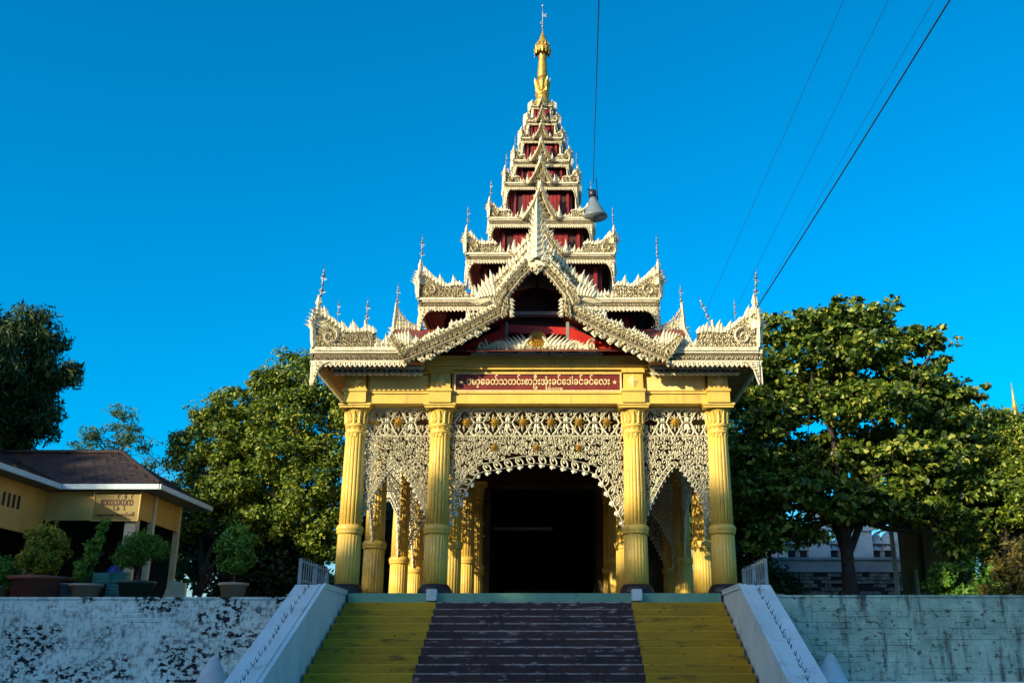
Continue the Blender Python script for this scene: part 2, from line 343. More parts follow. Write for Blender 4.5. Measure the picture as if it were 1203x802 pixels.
# sign with gilt border and letters
sgn = obj('sign_board', MB().box(-1.83, 1.88, -.285, -.235, 4.475, 4.845), 'sign', gate)
fr = MB()
for a in ((-1.87, 1.92, 4.445, 4.472), (-1.87, 1.92, 4.848, 4.875), (-1.87, -1.833, 4.4725, 4.8475), (1.883, 1.92, 4.4725, 4.8475)): fr.box(a[0], a[1], -.315, -.24, a[2], a[3])
obj('sign_frame', fr, 'gilt', sgn)
def lettering(text, size, width, material, parent, loc, rot, ext=0.006, offset=0.0):
    cu = bpy.data.curves.new('lettering', 'FONT'); cu.body = text; cu.size = size; cu.extrude = ext; cu.offset = offset
    cu.align_x = 'CENTER'; cu.align_y = 'CENTER'; cu.resolution_u = 3
    t = bpy.data.objects.new('lettering', cu); COL.objects.link(t)
    me = bpy.data.meshes.new_from_object(t.evaluated_get(bpy.context.evaluated_depsgraph_get()))
    bpy.data.objects.remove(t); bpy.data.curves.remove(cu)
    n = len(me.vertices); co = np.empty(n * 3); me.vertices.foreach_get('co', co); co = co.reshape(-1, 3)
    if n:
        w = np.ptp(co[:, 0]); co[:, 0] = (co[:, 0] - co[:, 0].min() - w / 2) * width / w
        me.vertices.foreach_set('co', co.ravel())
    me.materials.clear()
    return obj('lettering', me, material, parent, loc, rot)
lettering('\u1017\u1019\u102c\u1037\u1031\u1001\u1010\u103a\u101e\u1010\u1004\u103a\u1038\u1005\u102c\u1026\u1038\u1021\u102f\u1036\u1038\u1001\u1004\u103a\u1031\u1012\u102b\u103a\u1001\u1004\u103a\u1001\u1004\u103a\u1031\u101c\u1038',
          .23, 3.24, 'gilt', sgn, (0.03, -.292, 4.675), (math.pi / 2, 0, 0), .008, .003)
lettering('\u1019\u102d\u101e\u102c\u1005\u102f', .085, .34, 'gilt', sgn, (.42, -.292, 4.515), (math.pi / 2, 0, 0), .006, .001)
for sx in (-1, 1):
    st = [((.055 if i % 2 == 0 else .023) * math.sin(i * math.pi / 5), (.055 if i % 2 == 0 else .023) * math.cos(i * math.pi / 5)) for i in range(10)]
    obj('star', MB().prism(st, -.30, -.287), 'gilt', sgn, (sx * 1.735 + .03, 0, 4.66))

# lattice panels ------------------------------------------------------------
def rosette(mb, u, v, r, d=-.05):
    for k in range(8): mb.flame(u, v, r * .5, r, 0, .03, k * math.pi / 4, None, d)
    for k in range(8): mb.flame(u, v, r * .35, r * .6, 0, .05, (k + .5) * math.pi / 4, None, d - .02)
def arch_lattice(x0, x1, ztop, zstrip, arch, seed, dens=.120):
    """Pierced board: top strip with rosettes, fine scrollwork down to the arch curve, looped border along the curve."""
    q = random.Random(seed); top, low, bord = MB(), MB(), MB(); bw = .21 if x1 - x0 > 3 else .12
    # frame bars of the strip
    for z in (ztop, zstrip): top.ribbon([(x0, z), (x1, z)], .05, .05)
    nd = int((x1 - x0) / .05)
    for i in range(nd): top.flame(x0 + (i + .5) * (x1 - x0) / nd, ztop - .01, .04, -.06, 0, .03)
    nm = max(1, round((x1 - x0) / .62)); mw = (x1 - x0) / nm; zc = (ztop + zstrip) / 2; h = (ztop - zstrip) / 2
    for i in range(nm):
        u = x0 + (i + .5) * mw
        # diamond of leafy strokes round a boss
        for sx in (-1, 1):
            for sz in (-1, 1):
                top.ribbon([(u + sx * .03, zc + sz * h * .88), (u + sx * mw * .13, zc + sz * h * .72), (u + sx * mw * .25, zc + sz * h * .33), (u + sx * mw * .34, zc)], .045, .05)
                top.scroll(u + sx * mw * .37, zc + sz * h * .62, .115, 1.15, sx * sz, q.uniform(0, 6), .036, .045)
                top.scroll(u + sx * mw * .20, zc + sz * h * .34, .07, 1.1, -sx * sz, q.uniform(0, 6), .03, .04)
                top.flame(u + sx * mw * .46, zc + sz * h * .1, .07, .2 * sz, .3 * sx, .04, 0)
                top.scroll(u + sx * mw * .47, zc + sz * h * .86, .05, 1.0, sx, q.uniform(0, 6), .026, .035)
                top.flame(u, zc + sz * h * .2, .07, h * .5 * sz, 0, .05)
                top.flame(u + sx * mw * .22, zc + sz * h * .62, .06, h * .34 * sz, -sx * .5, .04)
            top.ribbon([(u + sx * mw * .34, zc), (u + sx * mw * .5, zc)], .04, .05)
    # scrollwork
    nx = int((x1 - x0) / dens); nz = 30; dz = dens * .92
    for j in range(nz):
        for i in range(nx + 1):
            u = x0 + (i + (.5 if j % 2 else 0) + q.uniform(-.18, .18)) * (x1 - x0) / nx; v = zstrip - .045 - (j + q.uniform(-.15, .15)) * dz
            if u < x0 + .02 or u > x1 - .02: continue
            if v - .05 < arch(u) + bw * .9: continue
            r = dens * q.uniform(.50, .62)
            low.scroll(u, v, r, q.uniform(1.0, 1.35), q.choice((-1, 1)), q.uniform(0, 6.28), .029, .045, n=10)
            if q.random() < .8: low.flame(u + q.uniform(-.03, .03), v + q.uniform(-.03, .03), .04, q.uniform(.07, .13), q.uniform(-.5, .5), .03, q.uniform(0, 6.28), None, -.005)
            if q.random() < .35: low.scroll(u + dens * .5, v + dz * .45, r * .55, 1, q.choice((-1, 1)), q.uniform(0, 6), .02, .03, n=8)
    # looped border following the arch
    N = 160; us = [x0 + (x1 - x0) * i / N for i in range(N + 1)]; pts = [(u, arch(u)) for u in us]
    L = [0]
    for a, b_ in zip(pts, pts[1:]): L.append(L[-1] + math.hypot(b_[0] - a[0], b_[1] - a[1]))
    def at(s):
        for k in range(N):
            if L[k + 1] >= s:
                t = (s - L[k]) / (L[k + 1] - L[k] or 1); a, b_ = pts[k], pts[k + 1]
                dx, dz_ = b_[0] - a[0], b_[1] - a[1]; l = math.hypot(dx, dz_) or 1
                return a[0] + dx * t, a[1] + dz_ * t, -dz_ / l, dx / l
        return pts[-1][0], pts[-1][1], 0, 1
    n = int(L[-1] / (bw * 1.15))
    for off in (0.02, bw):
        bord.ribbon([(lambda a: (a[0] + a[2] * off, a[1] + a[3] * off))(at(L[-1] * i / (n * 2))) for i in range(n * 2 + 1)], .03, .05)
    for i in range(n):
        c = at(L[-1] * (i + .5) / n); ang = math.atan2(c[3], c[2])
        cxx, czz = c[0] + c[2] * bw * .5, c[1] + c[3] * bw * .5
        lp = []
        for k in range(10):
            a = k * math.pi / 5; e1, e2 = bw * .50 * math.cos(a), bw * .30 * math.sin(a)
            aa = ang + .65; lp.append((cxx + e1 * math.cos(aa) - e2 * math.sin(aa), czz + e1 * math.sin(aa) + e2 * math.cos(aa)))
        bord.ribbon(lp, .035, .05, None, -.01, True)
        bord.flame(c[0], c[1], bw * .7, bw * .38, .2, .04, math.atan2(-c[3], -c[2]) - math.pi / 2)
        bord.flame(cxx, czz, bw * .22, bw * .6, 0, .04, ang - math.pi / 2 + .65, None, -.02)
    return top, low, bord
ZT, ZS = 4.15, 3.49
def arch_c(u):                                    # wide flat arch with long drops at the columns
    t = min(1, abs(u) / 1.94)
    return 2.79 + .06 * math.cos(u * 2.2) - .14 * t - 1.18 * max(0, (t - .66) / .34) ** 1.25
def arch_s(u):                                    # narrow pointed arch
    t = min(1, abs(u) / .80)
    return 2.80 - .15 * t - 1.22 * t ** 1.45
def panel(name, x0, x1, arch, seed, loc, rot=(0, 0, 0)):
    t, l, b_ = arch_lattice(x0, x1, ZT - .03, ZS, arch, seed)
    p = obj(name, l, 'silver', gate, loc, rot, kind='stuff')
    ms = [obj('strip_carving', t, 'silver', p, kind='stuff'), obj('looped_border', b_, 'silver', p, kind='stuff')]
    return [p] + ms
pc = panel('lattice_panel', -1.98, 1.98, arch_c, 3, (0, .06, 0))
bm_ = MB(); rosette(bm_, 0, 0, .13)
bossm = bm_.mesh('rosette'); 
for k in range(6): obj('rosette', bossm, 'brass', pc[0], ((k - 2.5) * 3.8 / 6, -.01, 3.80))
for u in (-.95, 0, .95): obj('rosette', bossm, 'brass', pc[0], (u, -.01, 3.22), scale=(.8, 1, .8))
ps = panel('lattice_panel', -.82, .82, arch_s, 5, (-3.135, .06, 0))
for k in (-.27, .27): obj('rosette', bossm, 'brass', ps[0], (k * 0, -.01, 3.80), scale=(1.1, 1, 1.1)) if k > 0 else None
def copy_panel(src, loc, rz=0, sx=1):
    r = src[0].copy(); COL.objects.link(r); r.location = loc; r.rotation_euler = (0, 0, rz); r.scale = (sx, 1, 1)
    for c in list(src[0].children):
        k = c.copy(); COL.objects.link(k); k.parent = r
    return r
copy_panel(ps, (3.135, .06, 0))
for sx in (-1, 1):                                 # along the sides and between the inner columns
    copy_panel(ps, (sx * 4.09, 1.55, 0), sx * math.pi / 2, 1.65)
    copy_panel(pc, (sx * 4.09, 5.15, 0), sx * math.pi / 2, .94)
    copy_panel(ps, (sx * 4.09, 8.8, 0), sx * math.pi / 2, 1.65)
    copy_panel(ps, (sx * 3.135, 7.2, 0))
    copy_panel(ps, (sx * 3.135, 10.4, 0))

# ceiling, soffit, rear wall
for a in ((-4.86, -2.5, -.93, 11.4), (2.5, 4.86, -.93, 11.4), (-2.495, 2.495, -.05, 11.4)):
    obj('soffit', MB().box(a[0], a[1], a[2], a[3], 4.94, 5.02), 'soffit', gate)
for x in np.linspace(-4.7, 4.7, 18):               # rafters under the eave
    if abs(x) > 2.6: obj('rafter', MB().box(-.04, .04, -.92, -.45, 4.86, 4.937), 'soffit', gate, (float(x), 0, 0))
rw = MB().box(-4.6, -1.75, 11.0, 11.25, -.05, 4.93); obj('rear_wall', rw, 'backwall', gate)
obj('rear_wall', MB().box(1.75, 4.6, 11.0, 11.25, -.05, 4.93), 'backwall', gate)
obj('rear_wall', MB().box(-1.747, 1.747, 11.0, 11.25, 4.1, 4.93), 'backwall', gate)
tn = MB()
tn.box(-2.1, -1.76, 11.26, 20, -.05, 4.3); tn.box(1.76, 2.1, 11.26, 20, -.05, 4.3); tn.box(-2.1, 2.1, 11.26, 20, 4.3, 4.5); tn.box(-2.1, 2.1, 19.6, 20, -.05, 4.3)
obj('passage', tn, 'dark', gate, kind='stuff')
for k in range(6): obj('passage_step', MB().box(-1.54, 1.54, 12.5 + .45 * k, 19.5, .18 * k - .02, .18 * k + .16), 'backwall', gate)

# ---------------------------------------------------------------- carved roof pieces
def fascia(mb, x0, x1, y, zb, zt, drop=True, T=None, unit=.1):
    h = zt - zb
    mb.box(x0, x1, y - .03, y + .10, zt - .18 * h, zt, T); mb.box(x0, x1, y, y + .09, zt - .30 * h, zt - .183 * h, T)
    mb.cur = 1; mb.box(x0, x1, y + .03, y + .08, zb + .3 * h, zt - .303 * h, T); mb.cur = 0; mb.box(x0, x1, y - .005, y + .08, zb + .22 * h, zb + .297 * h, T)
    n = max(3, int((x1 - x0) / unit)); s = (x1 - x0) / n
    for i in range(n):
        u = x0 + (i + .5) * s
        mb.scroll(u, zb + .47 * h, min(s * .45, h * .2), 1.1, 1 if i % 2 else -1, 0, s * .2, .035, T, y + .03, 8)   # carved run
        mb.prism([(u - s * .5, zb + .22 * h), (u - s * .42, zb + .06 * h), (u, zb - .05 * h), (u + s * .42, zb + .06 * h), (u + s * .5, zb + .22 * h)], y + .005, y + .05, T)
        mb.flame(u, zb + .18 * h, s * .5, -.16 * h, 0, .03, 0, T, y + .005)
def crest(mb, x0, x1, y, z, hf, unit=.1, seed=0, T=None):
    q = random.Random(seed); n = max(3, int((x1 - x0) / unit)); s = (x1 - x0) / n
    for i in range(n):
        t = (i + .5) / n; h = hf(t) * q.uniform(.55, 1.3) * (1.35 if i % 5 == 2 else 1); u = x0 + (i + .5 + q.uniform(-.2, .2)) * s
        if q.random() < .06: continue
        mb.flame(u, z, s * 1.3, h, q.uniform(-.15, .15), .05, 0, T, y)
        mb.flame(u + s * .5, z, s * .7, h * .55, 0, .04, 0, T, y + .02)
        mb.scroll(u, z + h * .22, s * .4, 1.0, 1 if i % 2 else -1, q.uniform(0, 6), s * .22, .04, T, y - .02, 7)
def antefix(H, L, h0, seed, unit):
    """Upswept corner carving: tall at u=0, sweeping down to h0 at u=L; front at -y."""
    q = random.Random(seed); mb = MB()
    prof = lambda u: h0 + (H * .72 - h0) * max(0, 1 - u / L) ** 1.5 + .07 * H * math.sin(u / L * 9)
    N = 14; top = [(L * i / N, prof(L * i / N) * .92) for i in range(N + 1)]
    mb.cur = 1; mb.prism([(0, 0), (L, 0)] + top[::-1], .03, .07); mb.cur = 0
    # carved relief over the plate
    r = unit
    for j in range(40):
        v = r * .6 + j * r * 1.15
        if v > H: break
        i = 0
        while True:
            u = r * .5 + (i + (.5 if j % 2 else 0)) * r * 1.25 + q.uniform(-.1, .1) * r; i += 1
            if u > L: break
            if v > prof(u) * .9: continue
            mb.scroll(u, v, r * q.uniform(.55, .78), q.uniform(.9, 1.3), q.choice((-1, 1)), q.uniform(0, 6.28), r * .34, r * .55, None, .03, 9)
            if q.random() < .75: mb.flame(u, v, r * .55, r * q.uniform(.8, 1.5), q.uniform(-.4, .4), r * .5, q.uniform(-.9, .9), None, .02)
    # big scroll near the corner
    mb.scroll(H * .28, H * .22, H * .19, 1.3, -1, 2.2, H * .06, .07, None, .01, 16)
    # flames along the outline
    n = int(L / (unit * .95))
    for i in range(n):
        u = L * (i + .5) / n; h = (.10 + .20 * q.random()) * H * (1 - .35 * u / L)
        if i % 4 == 2: h *= 1.5
        mb.flame(u, prof(u) * .86, unit * 1.7, h, -.12, .05, q.uniform(-.1, .1), None, .02)
    # corner pinnacle: stacked leaves and a bud
    for k in range(5):
        v = H * (.38 + .085 * k); s_ = H * (.19 - .020 * k)
        mb.flame(.02 * H, v, s_ * .9, s_ * 1.7, 0, .07, .12 if k % 2 else -.1, None, .0)
        mb.flame(-.03 * H, v - .02 * H, s_ * .6, s_ * 1.1, -.5, .05, .5, None, .02)
        mb.flame(.08 * H, v - .02 * H, s_ * .6, s_ * 1.1, .5, .05, -.5, None, .02)
    mb.flame(-.01 * H, 0, .13 * H, .62 * H, -.12, .08, .06, None, .01)
    mb.flame(.02 * H, H * .84, .13 * H, .24 * H, .05, .06, 0, None, .01); mb.scroll(.05 * H, H * .60, .07 * H, 1.2, 1, 0, .03 * H, .06, None, -.04, 9)
    return mb
def bracket_mesh(w, h):                      # hanging corner piece below the eave
    mb = MB()
    pts = [(0, 0), (w, 0), (w * .62, -h * .12), (w * .34, -h * .35), (w * .2, -h * .7), (w * .06, -h), (0, -h * .92)]
    mb.prism(pts, 0, .05)
    for k in range(5): mb.scroll(w * (.42 - .08 * k), -h * (.08 + .13 * k), w * (.13 - .015 * k), 1.1, 1, k, w * .07, .03, None, 0, 8)
    mb.ribbon(pts[1:6], w * .1, .04, None, -.01)
    return mb
def gable_carving(hw, h, seed, unit):        # small pointed pediment in the middle of each tier
    q = random.Random(seed); mb = MB()
    cur = lambda t: (hw * (1 - t) ** 1.35, h * (t ** 1.12))
    pts = [cur(i / 10) for i in range(11)]
    mb.cur = 1; mb.prism([(-p[0], p[1]) for p in pts] + [p for p in pts[::-1][1:]], .03, .07); mb.cur = 0
    for sx in (-1, 1):
        pp = [(sx * p[0], p[1]) for p in pts]
        mb.ribbon(pp, unit * .6, .08, None, 0); mb.ribbon([(x * .72, z * .86) for x, z in pp], unit * .45, .06, None, .01)
        for i in range(18):
            u, v = cur(i / 18); mb.scroll(sx * u * .86, v * .93, unit * .6, 1.1, sx * (1 if i % 2 else -1), q.uniform(0, 6), unit * .3, .07, None, -.01, 8); mb.flame(sx * u * .95, v * .97, unit * 1.0, unit * q.uniform(1.0, 1.9), sx * q.uniform(-.2, .3), .07, -sx * q.uniform(-.1, .5), None, -.03)
        n = max(6, int(1.2 * h / unit))
        for i in range(n):
            t = (i + .3) / n; u, v = cur(t)
            mb.flame(sx * u, v, unit * 1.3, unit * q.uniform(1.0, 2.8), sx * q.uniform(-.1, .3), .05, -sx * q.uniform(0, .6), None, .0)
        mb.flame(sx * hw, -.02, unit * 2.0, h * .38, -sx * .25, .06, -sx * .35, None, -.01)
        mb.flame(sx * hw * .95, -.02, unit * 1.4, h * .22, sx * .3, .06, -sx * 1.0, None, -.01)
    for k in range(int(34)):
        t = q.random() * .75; u, v = cur(t); u *= q.uniform(-.6, .6)
        mb.scroll(u, v * q.uniform(.4, .9) + .02, unit * .8, 1.1, q.choice((-1, 1)), q.uniform(0, 6), unit * .35, .06, None, .01, 8)
    for k in range(4): mb.flame(0, h * (.72 + .09 * k), unit * (2.2 - .4 * k), unit * (3.4 - .45 * k), 0, .08, 0, None, -.02)
    return mb
fm = MB().tube([(0, 0, 0), (0, 0, .9)], [.014, .006], 5)
for z, r_ in ((.30, .05), (.42, .04), (.62, .045), (.70, .03)): fm.lathe([(r_, z), (r_ * .75, z + .025), (r_ * .2, z + .07), (.008, z + .08)], 10)
for z in (.22, .50): fm.add([(0, 0, z), (.09, 0, z + .05), (.02, 0, z + .08), (-.07, 0, z + .10)], [(0, 1, 2, 3)]); fm.lathe([(.01, z - .04), (.028, z), (.01, z + .04)], 8)
finm = fm.mesh('finial')

# main eave ------------------------------------------------------------------
E, EY0, EY1, EZB, EZT = 4.92, -1.0, 11.0, 4.84, 5.27
er = MB()                                         # main hip roof up to the second tier wall
bw2 = 2.62; z2 = 6.60
er.add([(-E, EY0 + .1, EZT - .06), (E, EY0 + .1, EZT - .06), (E, EY1 - .1, EZT - .06), (-E, EY1 - .1, EZT - .06),
        (-bw2, YC - bw2, z2), (bw2, YC - bw2, z2), (bw2, YC + bw2, z2), (-bw2, YC + bw2, z2)],
       [(0, 1, 5, 4), (1, 2, 6, 5), (2, 3, 7, 6), (3, 0, 4, 7), (4, 5, 6, 7)])
main_roof = obj('main_roof', er, 'tin', gate)
# seams of the metal roofing
for i in range(19):
    t = (i + .5) / 19
    for sx in (-1, 1):
        p0 = Vector((sx * E, EY0 + .1 + t * 11.8, EZT - .05)); p1 = Vector((sx * bw2, YC - bw2 + t * 2 * bw2, z2 + .01))
        obj('roof_seam', MB().tube([p0, p1], .02, 4), 'tin', main_roof)
fa = MB(); fascia(fa, -2.06, 0, 0, EZB, EZT, unit=.105); fam = fa.mesh('fascia')
cr = MB(); crest(cr, -.95, 0, .02, EZT - .01, lambda t: .34 - .1 * math.sin(t * 3), .1, 4); crm = cr.mesh('crest')
anm = antefix(1.18, 1.35, .33, 21, .088).mesh('corner_antefix')
brm = bracket_mesh(.36, .52).mesh('corner_bracket')
for sx in (-1, 1):
    T = (sx, 1, 1)
    obj('fascia', fam, 'cream', main_roof, (sx * -2.86 if sx > 0 else 2.86, EY0, 0) if False else (-sx * 2.86, EY0, 0), scale=(sx, 1, 1), kind='stuff')
    obj('crest', crm, 'cream', main_roof, (-sx * 2.62, EY0, 0), scale=(sx, 1, 1), kind='stuff')
    obj('corner_antefix', anm, 'cream', main_roof, (-sx * 4.93, EY0, EZT - .01), scale=(sx, 1, 1), kind='stuff')
    obj('corner_antefix', anm, 'cream', main_roof, (-sx * 4.95, EY0 + .03, EZT - .01), rot=(0, 0, math.pi / 2 * 1), scale=(1, sx, 1), kind='stuff')
    obj('corner_bracket', brm, 'cream', main_roof, (-sx * 4.92, EY0 + .02, EZB + .1), scale=(sx, 1, 1), kind='stuff')
    obj('corner_bracket', brm, 'cream', main_roof, (-sx * 4.94, EY0 + .06, EZB + .1), rot=(0, 0, math.pi / 2), scale=(1, sx, 1), kind='stuff')
    f2 = MB(); fascia(f2, .02, 12.0, -.0, EZB, EZT, unit=.13)
    c2 = MB(); crest(c2, 1.3, 10.7, .02, EZT - .01, lambda t: .30 + .05 * math.sin(t * 60), .13, 9 + sx)
    Ty = Matrix.Translation((-sx * E, EY0, 0)) @ Matrix.Rotation(math.pi / 2, 4, 'Z') @ Matrix.Diagonal((1, sx, 1, 1))
    for nm, mb_ in (('fascia', f2), ('crest', c2)):
        o = obj(nm, mb_, 'cream', main_roof, kind='stuff'); o.matrix_local = Ty
    o = obj('corner_antefix', anm, 'cream', main_roof, kind='stuff'); o.matrix_local = Matrix.Translation((-sx * 4.95, EY1, EZT - .01)) @ Matrix.Rotation(-math.pi / 2, 4, 'Z') @ Matrix.Diagonal((1, -sx, 1, 1))
obj('rear_fascia', MB().box(-4.92, 4.92, EY1 - .1, EY1, EZB, EZT), 'cream', main_roof)
# carved valance hanging under the eave before the frieze
va = MB(); fascia(va, -2.0, 0, 0, 4.74, 4.93, unit=.12); vam = va.mesh('valance')
for sx in (-1, 1): obj('valance', vam, 'cream', gate, (-sx * 2.55, -.62, 0), scale=(sx, 1, 1), kind='stuff')
FIN = [(-4.88, -.95, 6.30, 1.1, .04), (4.93, -.95, 6.32, 1.0, .08), (-4.40, 2.0, 6.75, .9, 0), (-3.64, 2.0, 7.2, .85, 0), (4.40, 2.0, 6.75, 1.0, -.35), (3.64, 2.0, 7.2, .85, 0), (-4.45, -.98, 5.9, .6, 0), (4.45, -.98, 5.9, .6, 0)]
for x, y, z, s_, tl in FIN: obj('finial', finm, 'tinplate', gate, (x, y, z), (0, tl, 0), (s_, s_, s_))

# side gable roofs: two stepped ridges each way, crest on the ridge, horn at the end
def ridge_roof(x0, x1, zr, hw, ze):
    mb = MB(); t = .05
    mb.xprism([(-hw, ze), (-hw, ze - t), (0, zr - t), (hw, ze - t), (hw, ze), (0, zr)], x0, x1); return mb
for sx in (-1, 1):
    for x1, zr, hw, ze in ((3.66, 6.68, 1.75, 5.6), (4.42, 6.22, 2.1, 5.35)):
        rr = obj('side_gable_roof', ridge_roof(2.2, x1, zr, hw, ze), 'tin', gate, (0, 2.0, 0), scale=(sx, 1, 1))
        k_ = MB()                                  # pierced fin on the ridge, tall at the end
        for j in range(9):
            u = x1 - .05 - j * .075; h = .55 * (1 - j / 9.5) ** 1.6 + .06
            k_.flame(u, zr - .03, .085, h, .1, .04, 0)
            for w_ in range(int(h / .1)): k_.scroll(u, zr + .04 + .1 * w_, .045, 1.1, 1 if j % 2 else -1, j + w_, .02, .04, None, 0, 7)
        k_.ribbon([(x1 - .02, zr + .55), (x1 - .2, zr + .28), (x1 - .45, zr + .12), (x1 - .8, zr + .05)], .04, .05)
        obj('ridge_fin', k_, 'cream', rr, kind='stuff')
        hn = MB()
        for q_ in range(5): hn.flame(x1 + .02, zr - .08 + q_ * .13, .18 - .026 * q_, .36 - .03 * q_, .06, .07, .06)
        for q_ in range(9): hn.flame(x1 + .02 + .012 * q_, zr - .05 - q_ * .11, .1, .2, .3, .06, -.7)
        hn.ribbon([(x1, zr + .7), (x1 + .02, zr + .3), (x1 + .05, zr - .2), (x1 + .16, zr - .7)], .08, .08)
        obj('ridge_horn', hn, 'cream', rr, kind='stuff')
        bg_ = MB()
        for sy in (-1, 1):
            bg_.add([(x1, 0, zr + .03), (x1, sy * hw, ze + .03), (x1, sy * hw, ze - .22), (x1, 0, zr - .25), (x1 + .06, 0, zr + .03), (x1 + .06, sy * hw, ze + .03), (x1 + .06, sy * hw, ze - .22), (x1 + .06, 0, zr - .25)],
                    [(0, 1, 2, 3), (4, 7, 6, 5), (0, 4, 5, 1), (3, 2, 6, 7)])
        obj('bargeboard', bg_, 'cream', rr)

# tower tiers ------------------------------------------------------------------
TIERS = [  # eave half width, eave bottom, eave top, wall half width, antefix height, gable height, gable half width
    (3.09, 7.15, 7.50, 2.62, 1.00, 1.35, 1.00), (2.02, 8.89, 9.19, 1.74, .78, 1.15, .66), (1.45, 10.20, 10.50, 1.22, .62, 1.10, .48),
    (1.05, 11.56, 11.78, .88, .54, .85, .36), (.81, 12.41, 12.63, .66, .46, .75, .29), (.60, 13.31, 13.48, .49, .36, .58, .22),
    (.44, 14.00, 14.15, .36, .28, .48, .16), (.30, 14.62, 14.74, .25, .20, .30, .11)]
zprev = 6.45
for i, (w, zb, zt, bw, H, gh, ghw) in enumerate(TIERS):
    nb = TIERS[i + 1][3] if i + 1 < len(TIERS) else .16
    zn = zt + (w - nb) * .50
    rm = MB(); o_ = w - .02
    rm.add([(-o_, -o_, zt - .05), (o_, -o_, zt - .05), (o_, o_, zt - .05), (-o_, o_, zt - .05), (-nb, -nb, zn), (nb, -nb, zn), (nb, nb, zn), (-nb, nb, zn)],
           [(3, 2, 1, 0), (0, 1, 5, 4), (1, 2, 6, 5), (2, 3, 7, 6), (3, 0, 4, 7), (4, 5, 6, 7)])
    tier = obj('roof_tier', rm, 'tin', gate, (0, YC, 0))
    bw *= .93
    wl = MB().box(-bw, bw, -bw, bw, zprev - .05, zt - .055); obj('wall', wl, 'maroon', tier)
    un = max(.032, .088 * (w / 3.09) ** .55)
    fm_ = MB(); fascia(fm_, -w - .004 * 0, w, 0, zb, zt, unit=un * 1.1); fmm = fm_.mesh('fascia')
    crm_ = MB(); L = min(w * .42, H * 1.2); crest(crm_, -w + L * .9, w - L * .9, .02, zt - .01, lambda t: H * .30, un, 40 + i); crmm = crm_.mesh('crest')
    am = antefix(H, L, H * .32, 60 + i, un).mesh('corner_antefix')
    bk = bracket_mesh(.30 * w ** .7 * .5, (zb - zprev) * .95 + .08).mesh('corner_bracket')
    gm = gable_carving(ghw, gh, 80 + i, un).mesh('gable_carving')
    sh = MB(); sw = bw * .20; sz0, sz1 = zprev + (zb - zprev) * .18, zb - (zb - zprev) * .08
    sh.bbox(-sw, sw, -.03, 0.01, sz0, sz1, .01)
    for k in range(3): sh.box(-sw + .02 + k * sw * .66, -sw + .02 + k * sw * .66 + sw * .5, -.045, -.031, sz0 + .05 * (sz1 - sz0), sz1 - .05 * (sz1 - sz0))
    shm = sh.mesh('shutter')
    pm = MB().box(-.035 * w ** .5, .035 * w ** .5, -.06, .01, zprev - .04, zb + .02).mesh('wall_post')
    for s4 in range(4):
        Q = Matrix.Rotation(s4 * math.pi / 2, 4, 'Z')
        def put(nm, me, mt, x, y, z, sx=1, kind='stuff'):
            o = obj(nm, me, mt, tier, kind=kind); o.matrix_local = Q @ Matrix.Translation((x, y, z)) @ Matrix.Diagonal((sx, 1, 1, 1)); return o
        e4 = .003 * (s4 % 2)
        put('fascia', fmm, 'cream', 0, -w + e4, e4); put('crest', crmm, 'cream', 0, -w + e4, 0)
        put('gable_carving', gm, 'cream', 0, -w - .05, zt - .05)
        for sx in (-1, 1):
            put('corner_antefix', am, 'cream', -sx * (w + .01), -w + e4, zt - .01, sx); put('corner_bracket', bk, 'cream', -sx * (w - .01), -w + .02 + e4, zb + .02, sx)
            if zb - zprev > .1:
                put('shutter', shm, 'red', sx * bw * .48, -bw - .002, 0, kind=None)
                put('wall_post', pm, 'red', sx * bw * .93, -bw - .004, 0, kind=None)
        if i < 6:
            fz = zt + H * .95; s_ = (.95, .8, .7, .55, .45, .4)[i]
            o = obj('finial', finm, 'tinplate', tier, scale=(s_, s_, s_)); o.matrix_local = Q @ Matrix.Translation((-w + .03, -w + .03, fz)) @ Matrix.Scale(s_, 4)
    zprev = zn
# gilded spire
sp = obj('spire', MB().lathe([(.26, 14.72), (.27, 14.80), (.22, 14.84), (.22, 14.95), (.25, 15.0), (.24, 15.06), (.19, 15.10), (.19, 15.22), (.23, 15.26), (.22, 15.32), (.15, 15.36)], 24), 'brass', gate, (0, YC, 0))
lot = MB().lathe([(.13, 15.34), (.16, 15.42), (.20, 15.6), (.215, 15.72), (.17, 15.82), (.14, 15.86)], 20)
for k in range(10):
    T = Matrix.Rotation(2 * math.pi * k / 10, 4, 'Z') @ Matrix.Translation((0, -.15, 15.38)) @ Matrix.Rotation(R(12), 4, 'X')
    lot.flame(0, 0, .14, .48, 0, .06, 0, T)
    lot.flame(0, 0, .12, -.2, 0, .05, 0, Matrix.Rotation(2 * math.pi * (k + .5) / 10, 4, 'Z') @ Matrix.Translation((0, -.14, 15.42)) @ Matrix.Rotation(R(-8), 4, 'X'))
obj('lotus_bulb', lot, 'brass', sp)
obj('banana_bud', MB().lathe([(.15, 15.84), (.165, 15.95), (.15, 16.2), (.12, 16.5), (.11, 16.62), (.13, 16.66), (.12, 16.72), (.09, 16.78)], 18), 'brass', sp)
ht = MB().lathe([(.27, 16.86), (.25, 16.92), (.21, 16.95), (.21, 17.02), (.17, 17.10), (.16, 17.18), (.10, 17.28), (.09, 17.36), (.04, 17.48), (.02, 17.6)], 22)
for k in range(14):
    T = Matrix.Rotation(2 * math.pi * k / 14, 4, 'Z')
    ht.flame(0, 16.90, .10, -.22, 0, .02, 0, T @ Matrix.Translation((0, -.255, 0)))
    ht.flame(0, 17.0, .06, .12, 0, .03, 0, T @ Matrix.Translation((0, -.21, 0)))
obj('umbrella_crown', ht, 'brass', sp)
vn = MB().tube([(0, 0, 17.5), (0, 0, 18.62)], [.022, .008], 6)
